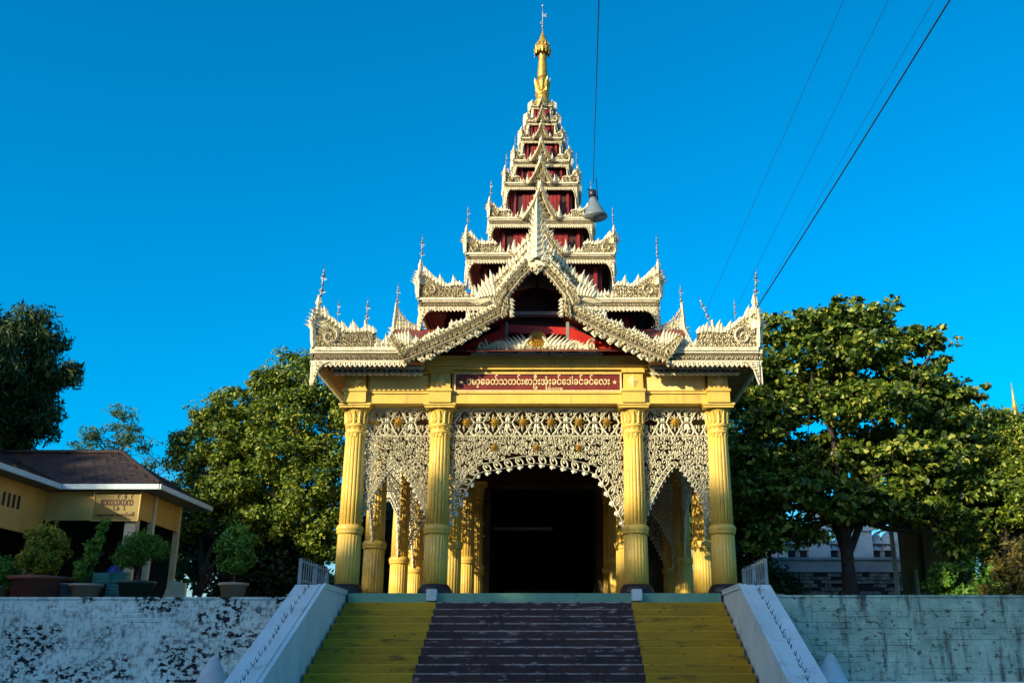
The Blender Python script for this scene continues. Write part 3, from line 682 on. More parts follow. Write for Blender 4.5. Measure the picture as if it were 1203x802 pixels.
for z, r_ in ((17.75, .05), (17.95, .035), (18.52, .04)): vn.lathe([(.01, z - .04), (r_, z), (.01, z + .06)], 10)
vn.prism([(0, 18.12), (.13, 18.10), (.10, 18.17), (.14, 18.24), (0, 18.20)], -.008, .008); vn.prism([(0, 17.85), (-.09, 17.87), (-.07, 17.93), (0, 17.93)], -.008, .008)
obj('vane', vn, 'tinplate', sp)

# big front gable ---------------------------------------------------------------
GY = -1.12
def bargeboard(path, hw, seed, unit, fl, flv=True, scallop=.055):
    """Carved barge along a 2-D path (right half, x grows outward and down)."""
    q = random.Random(seed); mb = MB()
    pts = []
    for a, b_ in zip(path, path[1:]):
        n = max(2, int(math.hypot(b_[0] - a[0], b_[1] - a[1]) / .1))
        for i in range(n): pts.append((a[0] + (b_[0] - a[0]) * i / n, a[1] + (b_[1] - a[1]) * i / n))
    pts.append(path[-1]); N = len(pts); nor = []
    for i in range(N):
        a, b_ = pts[max(0, i - 1)], pts[min(N - 1, i + 1)]; l = math.hypot(b_[0] - a[0], b_[1] - a[1])
        nor.append((-(b_[1] - a[1]) / l, (b_[0] - a[0]) / l))
    off = lambda i, o: (pts[i][0] + nor[i][0] * o, pts[i][1] + nor[i][1] * o)
    for i in range(N - 1):
        mb.cur = 1; mb.prism([off(i, -hw), off(i + 1, -hw), off(i + 1, hw), off(i, hw)], .02, .10); mb.cur = 0
    for o, w_ in ((hw, .06), (hw * .45, .04), (-hw * .9, .05)): mb.ribbon([off(i, o) for i in range(N)], w_, .06, None, .02)
    L = sum(math.hypot(pts[i + 1][0] - pts[i][0], pts[i + 1][1] - pts[i][1]) for i in range(N - 1)); n = int(L / unit)
    for k in range(n):
        i = min(N - 1, int((k + .5) / n * (N - 1) + .5)); x, z = off(i, hw * .8)
        a_ = -math.atan2(nor[i][0], nor[i][1]); h = fl * q.uniform(.55, 1.2) * (.85 + .5 * (k % 3 == 0))
        mb.flame(x, z, unit * 1.7, h * .85, .08, .06, a_ * .3, None, .01); mb.flame(x + unit * .5, z, unit * 1.3, h * .6, .1, .05, a_ * .35, None, -.01); mb.scroll(x, z + h * .3, unit * .45, 1.1, 1 if k % 2 else -1, k, unit * .3, .05, None, -.02, 7)
        x, z = off(i, 0); mb.scroll(x, z, unit * .5, 1.1, 1 if k % 2 else -1, q.uniform(0, 6), unit * .3, .05, None, .02, 9)
        x, z = off(i, -hw); mb.flame(x, z, unit * 1.2, scallop * q.uniform(.8, 1.3), 0, .05, a_ + math.pi, None, .04)
        mb.scroll(*off(i, -hw * 1.15), unit * .42, 1.0, -1 if k % 2 else 1, q.uniform(0, 6), unit * .26, .05, None, .03, 8)
    return mb
up = bargeboard([(0, 7.36), (.12, 7.24), (.45, 6.88), (.72, 6.50), (.80, 6.36)], .115, 5, .08, .20)
for k in range(6):      # curled end with upturned flames
    up.scroll(.86 - .03 * k, 6.30 + .05 * k, .13 - .012 * k, 1.3, -1, 2.4, .045, .07, None, -.01, 12)
    up.flame(.93 + .065 * k, 6.42 - .01 * k, .14, .36 - .03 * k, .1, .07, -.08 - .08 * k, None, -.01)
for k in range(5): up.flame(1.02 + .05 * k, 6.30 - .02 * k, .10, .30, .3, .06, -1.0 - .05 * k, None, .0)
for k in range(5): up.scroll(.70, 6.33 - .09 * k, .085, 1.2, 1, k * 1.3, .035, .06, None, 0, 9); up.flame(.60, 6.34 - .09 * k, .1, .13, 0, .05, 1.9, None, .02)
lo_ = bargeboard([(.66, 6.20), (.95, 6.02), (1.6, 5.66), (2.3, 5.33), (2.95, 5.03)], .12, 8, .085, .25)
for k in range(6):
    lo_.scroll(2.93 + .05 * k, 5.14 + .06 * k, .15 - .015 * k, 1.3, -1, 2.6, .045, .07, None, -.01, 12)
    lo_.flame(2.80 + .06 * k, 5.28 + .01 * k, .16, .40 - .03 * k, .05, .07, -.05 - .05 * k, None, .0)
for k in range(9): lo_.flame(1.15 + .17 * k, 5.72 - .088 * k, .24, -.15 if k % 2 else -.11, .1, .05, 0, None, .05); lo_.scroll(1.15 + .17 * k, 5.66 - .088 * k, .07, 1.2, 1, k, .03, .05, None, .03, 9)
upm, lom = up.mesh('bargeboard'), lo_.mesh('bargeboard')
gr = MB()
for sx in (-1, 1):
    gr.add([(0, GY + .1, 7.42), (sx * .86, GY + .1, 6.45), (sx * .86, 3.2, 6.45), (0, 3.2, 7.42), (0, GY + .1, 7.34), (sx * .86, GY + .1, 6.37), (sx * .86, 3.2, 6.37), (0, 3.2, 7.34)],
           [(0, 1, 2, 3), (7, 6, 5, 4), (0, 4, 5, 1), (1, 5, 6, 2)])
gable = obj('front_gable_roof', gr, 'tin', gate)
g2 = MB()
for sx in (-1, 1):
    g2.add([(sx * .60, GY + .12, 6.28), (sx * 2.98, GY + .12, 5.12), (sx * 2.98, 2.4, 5.12), (sx * .60, 2.4, 6.28), (sx * .60, GY + .12, 6.20), (sx * 2.98, GY + .12, 5.04), (sx * 2.98, 2.4, 5.04), (sx * .60, 2.4, 6.20)],
           [(0, 1, 2, 3), (7, 6, 5, 4), (0, 4, 5, 1), (1, 5, 6, 2), (0, 3, 7, 4)])
obj('lower_gable_roof', g2, 'tin', gable)
for sx in (-1, 1):
    obj('bargeboard', upm, 'cream', gable, (0, GY - .04, 0), scale=(sx, 1, 1), kind='stuff')
    obj('bargeboard', lom, 'cream', gable, (0, GY + .02, 0), scale=(sx, 1, 1), kind='stuff')
pn = MB()
for k in range(9):
    z = 7.30 + .14 * k; s_ = .30 - .022 * k
    pn.flame(0, z, s_, .42, 0, .10, 0, None, -.05)
    for sx in (-1, 1): pn.flame(sx * (.12 - .008 * k), z - .06, s_ * .7, .24, sx * .15, .07, -sx * (.25 - .02 * k), None, -.01); pn.scroll(sx * .13, z, .07, 1.2, sx, k, .03, .06, None, 0, 8)
pn.prism([(-.20, 7.15), (0, 6.98), (.20, 7.15), (.08, 8.2), (0, 8.5), (-.08, 8.2)], -.02, .05)
for sx in (-1, 1): pn.scroll(sx * .08, 7.05, .09, 1.2, sx, 1, .035, .05, None, -.03); pn.flame(sx * .05, 7.06, .1, -.16, sx * .3, .05, 0, None, -.02)
obj('gable_pinnacle', pn, 'cream', gable, (0, GY - .06, 0), kind='stuff')
# ridge carving behind the pinnacle, shoulders with upturned flames beside it
rs = MB()
for sx in (-1, 1):
    for row in range(4):
        for k in range(16):
            t = (k + .5 * (row % 2)) / 16; x = .10 + 1.15 * t; z = 8.10 - 1.30 * t ** .85 - .15 * row - .04
            if x > 1.25 - .1 * row: continue
            rs.flame(sx * x, z - .06, .13, (.20 if row == 0 else .14) + .05 * math.sin(k * 2.1 + row), sx * .1, .06, -sx * .15, None, -.012 * row)
            rs.scroll(sx * x, z - .12, .06, 1.2, sx * (1 if k % 2 else -1), k + row, .026, .05, None, -.02 - .012 * row, 8)
    for k in range(4): rs.flame(sx * (1.02 + .08 * k), 6.86 - .05 * k, .15, .42 - .06 * k, sx * .12, .07, -sx * (.05 + .10 * k), None, -.03)
    rs.cur = 1; rs.prism([(sx * .02, 6.9), (sx * .02, 8.2), (sx * .3, 7.65), (sx * .8, 7.1), (sx * 1.25, 6.7), (sx * .85, 6.7)], .04, .09); rs.cur = 0
obj('gable_shoulder', rs, 'cream', gable, (0, GY + .55, 0), kind='stuff')
# inside of the gable: dark wall, beams, medallion, carved cresting
obj('gable_wall', MB().prism([(-2.75, 4.99), (2.75, 4.99), (.66, 6.18), (.66, 6.42), (0, 7.28), (-.66, 6.42), (-.66, 6.18)], -.02, .08), 'maroon', gable)
obj('gable_red_panel', MB().prism([(-2.3, 5.24), (-.74, 5.24), (-.74, 5.98)], -.30, -.26), 'litred', gable)
obj('gable_red_panel', MB().prism([(2.3, 5.24), (.74, 5.98), (.74, 5.24)], -.30, -.26), 'litred', gable)
obj('gable_beam', MB().box(-.66, .66, -.30, -.10, 6.28, 6.36), 'greyboard', gable)
obj('gable_red_beam', MB().prism([(-.85, 5.86), (.85, 5.80), (.85, 5.97), (-.85, 6.06)], -.26, -.10), 'litred', gable)
for sx in (-1, 1): obj('gable_post', MB().box(-.035, .035, -.30, -.20, 5.23, 6.10), 'greyboard', gable, (sx * .70, 0, 0))
md = MB(); md.lathe([(.235, -.02), (.235, .02), (.22, .035), (.10, .05), (.03, .07)], 28, Matrix.Rotation(math.pi / 2, 4, 'X'))
for k in range(18): md.flame(0, 0, .085, .23, 0, .05, k * math.pi / 9, None, -.035)
for k in range(12): md.flame(0, 0, .06, .16, 0, .05, k * math.pi / 6, None, -.05)
obj('medallion', md, 'brass', gable, (0, -.42, 5.60))
cg = MB(); q = random.Random(11)
for sx in (-1, 1):
    cg.ribbon([(sx * (.12 + 1.25 * i / 12), 5.36 + .17 * math.cos(i * .85) * (1 - i / 16)) for i in range(13)], .07, .06)
    for k in range(12):
        x = .16 + .1 * k; h = .34 * (1 - k / 15)
        cg.scroll(sx * x, 5.30 + .1 * q.random(), .09 * (1 - k / 24), 1.3, sx * (1 if k % 2 else -1), q.uniform(0, 6), .032, .05, None, 0, 10)
        cg.flame(sx * x, 5.33, .1, h, sx * .3, .05, -sx * .4, None, .01)
    cg.scroll(sx * 1.25, 5.38, .13, 1.4, sx, 1, .05, .06, None, 0, 12)
cg.box(-1.5, 1.5, 0, .06, 5.235, 5.29)
for k in range(9): cg.scroll((k - 4) * .085, 5.33, .06, 1.2, 1 if k % 2 else -1, k, .026, .06, None, -.02, 8)
obj('gable_cresting', cg, 'silver', gable, (0, -.46, -2.62), scale=(1, 1, 1.5), kind='stuff')
#@@MORE
# ------------------------------------------------------------------ stair parapets, rails, walls
def parapet(name, x0, x1, label, spike_x):
    pr = MB()
    y1, yb = -2.62, -7.4; sl = RISE / TREAD
    prof = [(-0.5, -2.9), (-0.5, 0.0), (y1, 0.0), (yb, (yb - y1) * sl), (yb, -2.9)]
    t = thing(name, label, 'stair wall', (0, 0, 0))
    s_ = 1 if x0 < 0 else -1                         # +1: inner face looks to +x
    xi, xo = (x1, x0) if x0 < 0 else (x0, x1)
    obj('wall', MB().xprism(prof, min(xi, xo) + .05, max(xi, xo) - .05), 'parapet', t)
    n_ = Vector((0, sl, 1)).normalized()
    def cope(off0, off1, a, b_, nm='coping'):
        m_ = MB(); p = [(-0.52, off0), (y1 + .0, off0), (yb, (yb - y1) * sl + off0), (yb, (yb - y1) * sl + off1), (y1, off1), (-0.52, off1)]
        m_.xprism(p, a, b_); return obj(nm, m_, 'parapet', t)
    lo, hi = min(xi, xo), max(xi, xo)
    cope(-.035, .035, lo + .03, hi - .03)
    # moulded strips along the inner edge of the coping
    for k, (w_, h_) in enumerate(((.05, .062), (.045, .053))):
        a = xi - s_ * (.02 + k * .10); cope(.0352, h_, min(a, a - s_ * w_), max(a, a - s_ * w_), 'moulding')
    for k in range(2):
        a = xi - s_ * .012 * (2 - k); cope(-.13 - .05 * k, -.10 - .05 * k, min(a, a + s_ * .0), max(a - s_ * .05, a) if s_ < 0 else a, 'moulding') if False else None
    q = random.Random(len(name) + int(x0 * 10))
    for k in range(23):                              # little twisted wire spikes along the coping
        y = y1 - .10 - k * .20 + q.uniform(-.05, .05); z = (y - y1) * sl + .03
        if y < yb + .1: break
        m_ = MB()
        for d in (-1, 1):
            m_.tube([(0, 0, 0), (d * q.uniform(.012, .03), q.uniform(-.02, .02), q.uniform(.04, .08)), (d * q.uniform(.01, .045), -.02, q.uniform(.07, .11))], [.008, .006, .003], 4)
        obj('spike', m_, 'iron', t, (spike_x + q.uniform(-.015, .015), y, z))
    return t
parapet('stair_parapet', -4.50, -3.87, 'pale blue sloping stair wall with spikes left of the steps', -4.20)
parapet('stair_parapet', 3.95, 4.60, 'pale blue sloping stair wall with spikes right of the steps', 4.29)
for x, lab in ((-2.10, 'small white block on the green landing edge below the left inner column'), (2.17, 'small white block on the green landing edge below the right inner column')):
    b_ = obj('stone_block', MB().bbox(-.105, .105, -.13, .10, 0, .235, .02), 'white', None, (x, -.60, -.13)); tag(b_, lab, 'block', 'blocks on the landing edge')
    b_.location.y = -.70; b_.location.z = -.16

def railing(x, label):
    t = thing('railing', label, 'railing', (x, 0, 0)); h = .50
    for y in (-2.55, -1.35, -.18):
        obj('post', MB().box(-.03, .03, y - .03, y + .03, .036, h + .03), 'railgrey', t)
    for z in (.12, h - .03): obj('rail', MB().box(-.014, .014, -2.52, -.21, z, z + .028), 'railgrey', t)
    pk = MB().prism([(-.008, .06), (.008, .06), (.008, h + .02), (0, h + .07), (-.008, h + .02)], -.008, .008).mesh('picket')
    for k in range(13):
        y = -2.44 + k * .185
        if abs(y + 1.35) < .04: continue
        obj('picket', pk, 'railgrey', t, (.0, y, 0))
    return t
railing(-4.42, 'white picket railing beside the left outer column')
railing(4.52, 'white picket railing beside the right outer column')

def brick_field(x0, x1, z0, z1, bw_, bh, q, keep=1.0, dep=.03):
    mb = MB(); rows = int((z1 - z0) / bh)
    for j in range(rows):
        x = x0 - (bw_ / 2 if j % 2 else 0)
        while x < x1:
            a, b_ = max(x, x0) + .006, min(x + bw_, x1) - .006; x += bw_
            if b_ - a < .05 or q.random() > keep: continue
            d = q.uniform(.0, dep); e = .012
            z_ = z0 + j * bh
            mb.add([(a, 0, z_ + .006), (b_, 0, z_ + .006), (b_, 0, z_ + bh - .006), (a, 0, z_ + bh - .006), (a + e, -d, z_ + .006 + e), (b_ - e, -d, z_ + .006 + e), (b_ - e, -d, z_ + bh - .006 - e), (a + e, -d, z_ + bh - .006 - e)],
                   [(4, 5, 6, 7), (0, 1, 5, 4), (1, 2, 6, 5), (2, 3, 7, 6), (3, 0, 4, 7)])
    return mb
q = random.Random(31)
lw = thing('retaining_wall', 'white plastered retaining wall with black peeling stains left of the stairs', 'wall', (0, 0, 0))
obj('face', MB().box(-40, -4.53, -1.20, -1.06, -2.9, -.16), 'lwall', lw)
obj('blocks', brick_field(-22, -4.54, -1.72, -.30, .24, .10, q, .5, .016), 'lwall', lw, (0, -1.2, 0), kind='stuff')
obj('coping', MB().bbox(-40, -4.56, -1.22, -.9, -.157, -.11, .012), 'lwall', lw)
obj('plinth', MB().bbox(-40, -4.56, -1.75, -1.203, -2.9, -1.76, .02), 'parapet', lw)
rw_ = thing('retaining_wall', 'grey green retaining wall of whitewashed blocks right of the stairs', 'wall', (0, 0, 0))
obj('face', MB().box(4.63, 40, -1.20, -1.06, -2.9, -.12), 'rwall', rw_)
obj('blocks', brick_field(4.64, 22, -1.72, -.22, .26, .11, q, .72, .026), 'rwall', rw_, (0, -1.2, 0), kind='stuff')
obj('coping', MB().bbox(4.66, 40, -1.22, -.9, -.117, -.07, .012), 'rwall', rw_)
obj('plinth', MB().bbox(4.66, 40, -1.95, -1.203, -2.9, -1.74, .02), 'parapet', rw_)
def cone(x, z, h, r_, label):
    o = obj('marker_cone', MB().lathe([(r_, 0), (r_ * .98, .02), (r_ * .70, h * .40), (r_ * .36, h * .82), (r_ * .26, h * .93), (r_ * .12, h), (.01, h)], 28), 'white', None, (x, -1.60, z))
    return tag(o, label, 'cone', 'pale cones at the foot of the walls')
cone(5.87, -1.74, .53, .31, 'pale cone on the ledge of the grey green wall right of the stairs')
cone(-6.22, -1.76, .50, .30, 'pale cone on the ledge of the stained white wall left of the stairs')

# ------------------------------------------------------------------ foliage
def leaves(P, N, size, aspect, rg, droop=0.0, D=None):
    """Folded kite-shaped leaves at points P with outward hints N."""
    n = len(P); nz = rg.normal(size=(n, 3)); nrm = N * .9 + nz * .55 + np.array([0, 0, .2]); nrm /= np.linalg.norm(nrm, axis=1)[:, None]
    d = rg.normal(size=(n, 3)) if D is None else D + rg.normal(size=(n, 3)) * .25
    if D is not None: nrm = np.array([0, 0, .45]) + nz * .55 + N * .45; nrm /= np.linalg.norm(nrm, axis=1)[:, None]
    d[:, 2] -= droop * 2.2; d -= (d * nrm).sum(1)[:, None] * nrm * (1 - min(.8, droop)); d /= np.linalg.norm(d, axis=1)[:, None]
    s = np.cross(nrm, d); s /= np.linalg.norm(s, axis=1)[:, None] + 1e-9
    L = size * rg.uniform(.45, 1.45, n)[:, None]; Wd = L * aspect
    a = P - d * L * .5; b = P + s * Wd * .5 + nrm * L * .08 + d * L * .08; c = P + d * L * .5; e = P - s * Wd * .5 + nrm * L * .08 + d * L * .08
    return np.stack([a, b, c, e], 1).reshape(-1, 3)
def leaf_mesh(name, V):
    m = bpy.data.meshes.new(name); n = len(V) // 4
    m.vertices.add(n * 4); m.vertices.foreach_set('co', V.astype(np.float32).ravel())
    idx = (np.arange(n)[:, None] * 4 + np.array([0, 1, 2, 0, 2, 3])[None]).ravel().astype(np.int32)
    m.loops.add(n * 6); m.loops.foreach_set('vertex_index', idx)
    m.polygons.add(n * 2); m.polygons.foreach_set('loop_start', np.arange(n * 2, dtype=np.int32) * 3)
    m.polygons.foreach_set('loop_total', np.full(n * 2, 3, dtype=np.int32)); m.update(calc_edges=True); return m
def crown_points(blobs, nclump, per, cr, rg, flat=.75, shell=.5):
    """Leaf points grouped in clumps that sit towards the skin of each blob."""
    vol = np.array([b[3] * b[4] * b[5] for b in blobs]) ** .75; cnt = np.maximum(1, (vol / vol.sum() * nclump)).astype(int)
    P, N, C = [], [], []
    for b, k in zip(blobs, cnt):
        c = np.array(b[:3]); r = np.array(b[3:6])
        u = rg.normal(size=(k, 3)); u /= np.linalg.norm(u, axis=1)[:, None]
        q_ = c + u * r * (shell + (1 - shell) * rg.uniform(0, 1, (k, 1)) ** .6) * rg.uniform(.85, 1.1, (k, 1))
        for cc, uu in zip(q_, u):
            m_ = int(per * rg.uniform(.6, 1.4)); rr = cr * rg.uniform(.55, 1.35)
            w = rg.normal(size=(m_, 3)); w /= np.linalg.norm(w, axis=1)[:, None]; w *= rg.uniform(0, 1, (m_, 1)) ** .45
            p = cc + w * rr * np.array([1, 1, flat])
            P.append(p); N.append(w * .7 + uu * .5); C.append(cc)
    return np.concatenate(P), np.concatenate(N), np.array(C)
def tree(name, label, loc, blobs, leaf, nclump, per, cr, size, aspect=.5, seed=1, trunk=(.22, 2.5), lean=(0, 0), limbs=14, group=None, cat='tree', droop=0, flat=.75, shell=.5, twigs=60, rosette=False):
    rg = np.random.default_rng(seed); q = random.Random(seed)
    t = thing(name, label, cat, loc, 0, group)
    P, N, C = crown_points(blobs, nclump, per, cr, rg, flat, shell)
    obj('crown', leaf_mesh('crown', leaves(P, N, size, aspect, rg, droop, N * 1.0 if rosette else None)), leaf, t, kind='stuff')
    if trunk:
        r0, zf = trunk; mb = MB(); top = Vector((lean[0], lean[1], zf))
        pts = [Vector((lean[0] * k / 5 + q.uniform(-.05, .05) * (k > 0), lean[1] * k / 5, zf * k / 5)) for k in range(6)]; pts[0].z = -.15
        mb.tube(pts, [r0 * (1.35 - .5 * min(1, k / 2)) * (1 - .06 * k) for k in range(6)], 10)
        idx = [q.randrange(len(C)) for _ in range(limbs)]
        for i in idx:
            e = Vector(C[i]); a = pts[q.choice((3, 4, 5))]; mid = a.lerp(e, .5) + Vector((q.uniform(-.3, .3), q.uniform(-.3, .3), q.uniform(-.1, .5)))
            r1 = r0 * q.uniform(.35, .6); m1 = a.lerp(mid, .5) + Vector((0, 0, .1))
            mb.tube([a, m1, mid, mid.lerp(e, .5), e], [r1, r1 * .8, r1 * .6, r1 * .4, r1 * .15], 6)
            for _ in range(max(1, twigs // limbs)):
                f_ = Vector(C[np.argmin(np.linalg.norm(C - np.array(mid.lerp(e, q.random())) - rg.normal(size=3) * .8, axis=1))]); s0 = mid.lerp(e, q.random())
                mb.tube([s0, s0.lerp(f_, .5) + Vector((0, 0, .08)), f_], [r1 * .28, r1 * .18, .008], 4)
        obj('trunk', mb, 'bark', t)
    return t
def cluster(cx, cy, cz, rx, ry, rz, n, seed, k=.42):
    """Break one ellipsoid into uneven sub-lobes."""
    q = random.Random(seed); out = []
    for i in range(n):
        while True:
            x, y, z = q.uniform(-1, 1), q.uniform(-1, 1), q.uniform(-1, 1)
            if x * x + y * y + z * z < 1: break
        s_ = k * q.uniform(.65, 1.25)
        out.append((cx + x * rx * (1 - s_ * .6), cy + y * ry * (1 - s_ * .6), cz + z * rz * (1 - s_ * .6), rx * s_, ry * s_, rz * s_ * .85))
    return out

tree('broadleaf_tree', 'large dense round tree with sunlit top between the kiosk and the gate', (-9.7, 12.5, -.2),
     [(.6, 0, 8.75, .95, .9, .70), (-.2, -.2, 8.1, .9, .9, .6), (1.7, 0, 8.1, .85, .9, .55), (2.5, .2, 7.4, .9, .9, .7), (-1.35, 0, 7.55, .85, .8, .6), (-2.2, 0, 6.9, .75, .8, .6), (-2.75, .1, 5.9, .7, .8, .8), (.7, -.6, 7.0, 1.2, .9, .8), (-.9, -.6, 6.5, 1.1, .9, .75),
      (2.2, -.3, 6.0, 1.1, .9, .9), (.5, -.9, 5.5, 1.2, .9, .9), (-1.9, -.5, 5.2, 1.1, .9, .8), (-.8, -1.0, 4.4, 1.2, .9, .8), (1.6, -.8, 4.4, 1.2, .9, .9), (-2.6, -.3, 4.1, .9, .9, .8), (2.9, 0, 4.6, .9, .9, 1.0), (.3, -.9, 3.2, 1.4, .9, .8), (-1.9, -.6, 3.0, 1.2, .9, .8), (2.3, -.5, 3.0, 1.2, .9, .9), (.2, .8, 6.0, 2.2, 1.2, 2.2), (.2, .8, 3.2, 2.6, 1.2, 1.6)],
     'leafA', 1250, 90, .36, .135, .52, 4, (.3, 2.6))
tree('feathery_tree', 'tall dark feathery tree with drooping leaves at the left edge above the kiosk', (-18.2, 9.5, -.2),
     cluster(.2, 0, 7.2, 2.7, 2.4, 2.7, 12, 9) + [(.9, -.2, 8.9, 1.5, 1.3, .9), (2.0, 0, 7.9, 1.0, .9, .6), (1.4, 0, 6.4, 1.1, 1, .7), (-.8, -.3, 9.4, 1.3, 1, .7)],
     'leafB', 620, 130, .50, .23, .24, 9, (.32, 4.0), droop=.55)
tree('airy_tree', 'small airy light green tree standing behind the kiosk roof', (-20.4, 24, -.2),
     [(0, 0, 9.0, 1.3, 1.1, .7), (-1.3, 0, 8.3, 1.0, .9, .5), (1.1, 0, 8.4, 1.1, .9, .5), (.3, 0, 9.8, .8, .8, .4), (2.2, 0, 7.4, 1.0, .9, .5), (-.5, 0, 7.4, 1.5, 1, .6), (2.6, 0, 6.4, 1.1, 1, .6), (-2.2, 0, 7.6, .8, .8, .4)],
     'leafD', 85, 55, .55, .24, .24, 12, (.16, 5.5), droop=.25, limbs=12, flat=.4)
tree('almond_tree', 'broad almond tree with large glossy leaves and dark trunk right of the gate', (8.85, 7.2, -.18),
     [(.9, 0, 9.0, 1.5, 1.4, .5), (-1.1, 0, 8.6, 1.2, 1.2, .55), (2.7, 0, 8.2, 1.1, 1.1, .4), (-1.9, .2, 7.3, 1.1, 1.2, .6), (.4, -.5, 7.5, 1.9, 1.5, .65), (2.6, 0, 6.9, 1.3, 1.2, .55), (3.2, .3, 5.9, 1.0, 1.2, .6), (-2.0, 0, 5.7, 1.1, 1.3, .7), (.9, -.9, 6.0, 1.8, 1.3, .7), (-.4, .3, 4.5, 2.1, 1.5, .8), (2.1, -.3, 4.5, 1.6, 1.4, .8), (-1.3, -.5, 3.5, 1.4, 1.2, .6), (1.0, -.4, 3.3, 1.6, 1.3, .55), (2.9, 0, 3.6, 1.0, 1.0, .6), (3.5, .3, 7.5, .5, .5, .3), (-2.6, .8, 6.6, .9, 1.2, .8), (-2.7, .8, 4.6, .9, 1.2, .9), (-2.5, .8, 8.0, .8, 1, .5), (.2, .8, 6.7, 2.2, 1.2, .8), (1.2, .8, 5.1, 2.4, 1.2, .8), (3.9, 1, 5.0, 1.0, 1.2, .9), (4.2, 1, 6.6, .9, 1, .6), (-2.4, -.2, 3.6, 1.0, 1, .6), (-1.9, 0, 2.7, .9, .8, .4), (.2, -.6, 2.9, 1.3, 1.1, .4), (2.4, -.2, 2.8, 1.2, 1, .4), (.6, 0, 8.2, 1.8, 1.4, .6), (-.9, .2, 6.4, 1.6, 1.4, .7), (-2.3, -.3, 2.1, .8, .7, .5), (-1.3, -.4, 2.3, .8, .7, .35), (3.3, -.2, 2.3, .9, .8, .6), (-2.9, .5, 3.3, .7, .8, .8), (4.1, .4, 3.6, .9, .9, .9)],
     'leafC', 2300, 32, .29, .20, .58, 21, (.27, 2.7), (.05, 0), limbs=15, flat=.5, shell=.1, twigs=90, rosette=True)
tree('broadleaf_tree', 'dark spreading tree with lit crown at the right edge behind the low shed', (15.6, 12.5, -.2),
     cluster(0, 0, 4.2, 3.0, 2.2, 2.6, 14, 33) + [(-1.8, 0, 6.3, 1.2, 1.0, .7), (.2, 0, 6.6, 1.4, 1.2, .7), (1.8, 0, 6.7, 1.3, 1.2, .7)],
     'leafC', 1800, 36, .33, .21, .5, 35, (.25, 2.5), rosette=True)
tree('fine_leaved_tree', 'bright yellow green fine leaved tree at the right edge, in front of the darker ones', (13.9, 8.0, -.2),
     cluster(.4, 0, 3.4, 1.6, 1.2, 2.4, 11, 43) + [(.9, 0, 5.2, .8, .7, .7)], 'leafA', 520, 95, .38, .14, .5, 44, (.14, 2.0))
tree('dry_shrub', 'small orange dry leaved shrub low at the right edge on the terrace', (11.75, 3.2, -.15),
     [(.3, 0, 1.0, .8, .6, .8), (-.2, 0, .6, .6, .5, .4)], 'leafG', 70, 40, .22, .12, .45, 46, (.04, .6), limbs=6, cat='shrub')
tree('autumn_tree', 'tree with a patch of orange leaves at the right edge below the far spire', (18.4, 15.0, -.2),
     [(0, 0, 6.2, 1.3, 1.1, .9), (.6, 0, 7.2, .9, .9, .6), (-.3, 0, 5.0, 1.2, 1, .8)], 'leafG', 120, 60, .42, .18, .5, 47, (.16, 4.2))
tree('shrub', 'dark green shrub in front of the brown shed right of the almond trunk', (12.25, 7.5, -.18),
     [(0, 0, 1.0, 1.0, .8, 1.0), (.9, 0, .8, .8, .7, .7), (-.6, 0, .6, .5, .5, .5)], 'leafF', 120, 70, .32, .14, .45, 51, (.05, .6), limbs=6, cat='shrub')
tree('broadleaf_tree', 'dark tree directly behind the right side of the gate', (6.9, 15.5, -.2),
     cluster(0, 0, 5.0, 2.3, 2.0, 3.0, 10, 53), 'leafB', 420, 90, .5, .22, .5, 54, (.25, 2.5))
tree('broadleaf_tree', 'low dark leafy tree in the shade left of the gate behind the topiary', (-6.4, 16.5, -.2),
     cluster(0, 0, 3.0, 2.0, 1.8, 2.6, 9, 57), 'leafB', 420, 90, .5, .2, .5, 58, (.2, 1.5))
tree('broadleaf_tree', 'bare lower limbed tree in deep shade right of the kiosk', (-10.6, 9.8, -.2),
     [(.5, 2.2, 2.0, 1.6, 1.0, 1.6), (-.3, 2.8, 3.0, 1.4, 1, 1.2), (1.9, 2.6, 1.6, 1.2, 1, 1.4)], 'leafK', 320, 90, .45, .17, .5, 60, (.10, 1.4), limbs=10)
tree('shrub', 'dark green bush beside the right railing in front of the boundary wall', (6.3, 8.5, -.18),
     [(0, 0, 1.1, .9, .7, 1.0), (.7, 0, .7, .7, .6, .7)], 'leafB', 150, 70, .32, .15, .45, 62, (.05, .6), limbs=6, cat='shrub')
tree('shrub', 'dark green bush at the right edge behind the dry orange shrub', (14.3, 6.0, -.18),
     [(0, 0, 1.0, 1.1, .8, 1.0), (.9, 0, 1.3, .9, .7, .9), (-.8, 0, .7, .7, .6, .6)], 'leafB', 200, 70, .35, .15, .45, 63, (.05, .6), limbs=6, cat='shrub')
# woods far behind, one mass
rg = np.random.default_rng(77); bl = []
for k in range(90):
    x = -62 + 125 * k / 89 + rg.uniform(-.6, .6); y = 34 + rg.uniform(-3, 4); h = 4.6 + .9 * math.sin(k * .9) + rg.uniform(-.5, .5) + (3.0 if x > 5 else 0)
    bl += [(x, y, h * .5, 1.5, 1.3, h * .55), (x, y + 1.5, h * .9, 1.4, 1.2, 1.0)]
P, N, C = crown_points(bl, 1900, 46, .75, rg)
P = P[P[:, 2] > -.2]; N = N[:len(P)]
wd = obj('background_wood', leaf_mesh('background_wood', leaves(P, N, .46, .55, rg)), 'leafB', kind='stuff'); wd['label'] = 'dark mass of shrubs and trees closing the view behind the terrace'
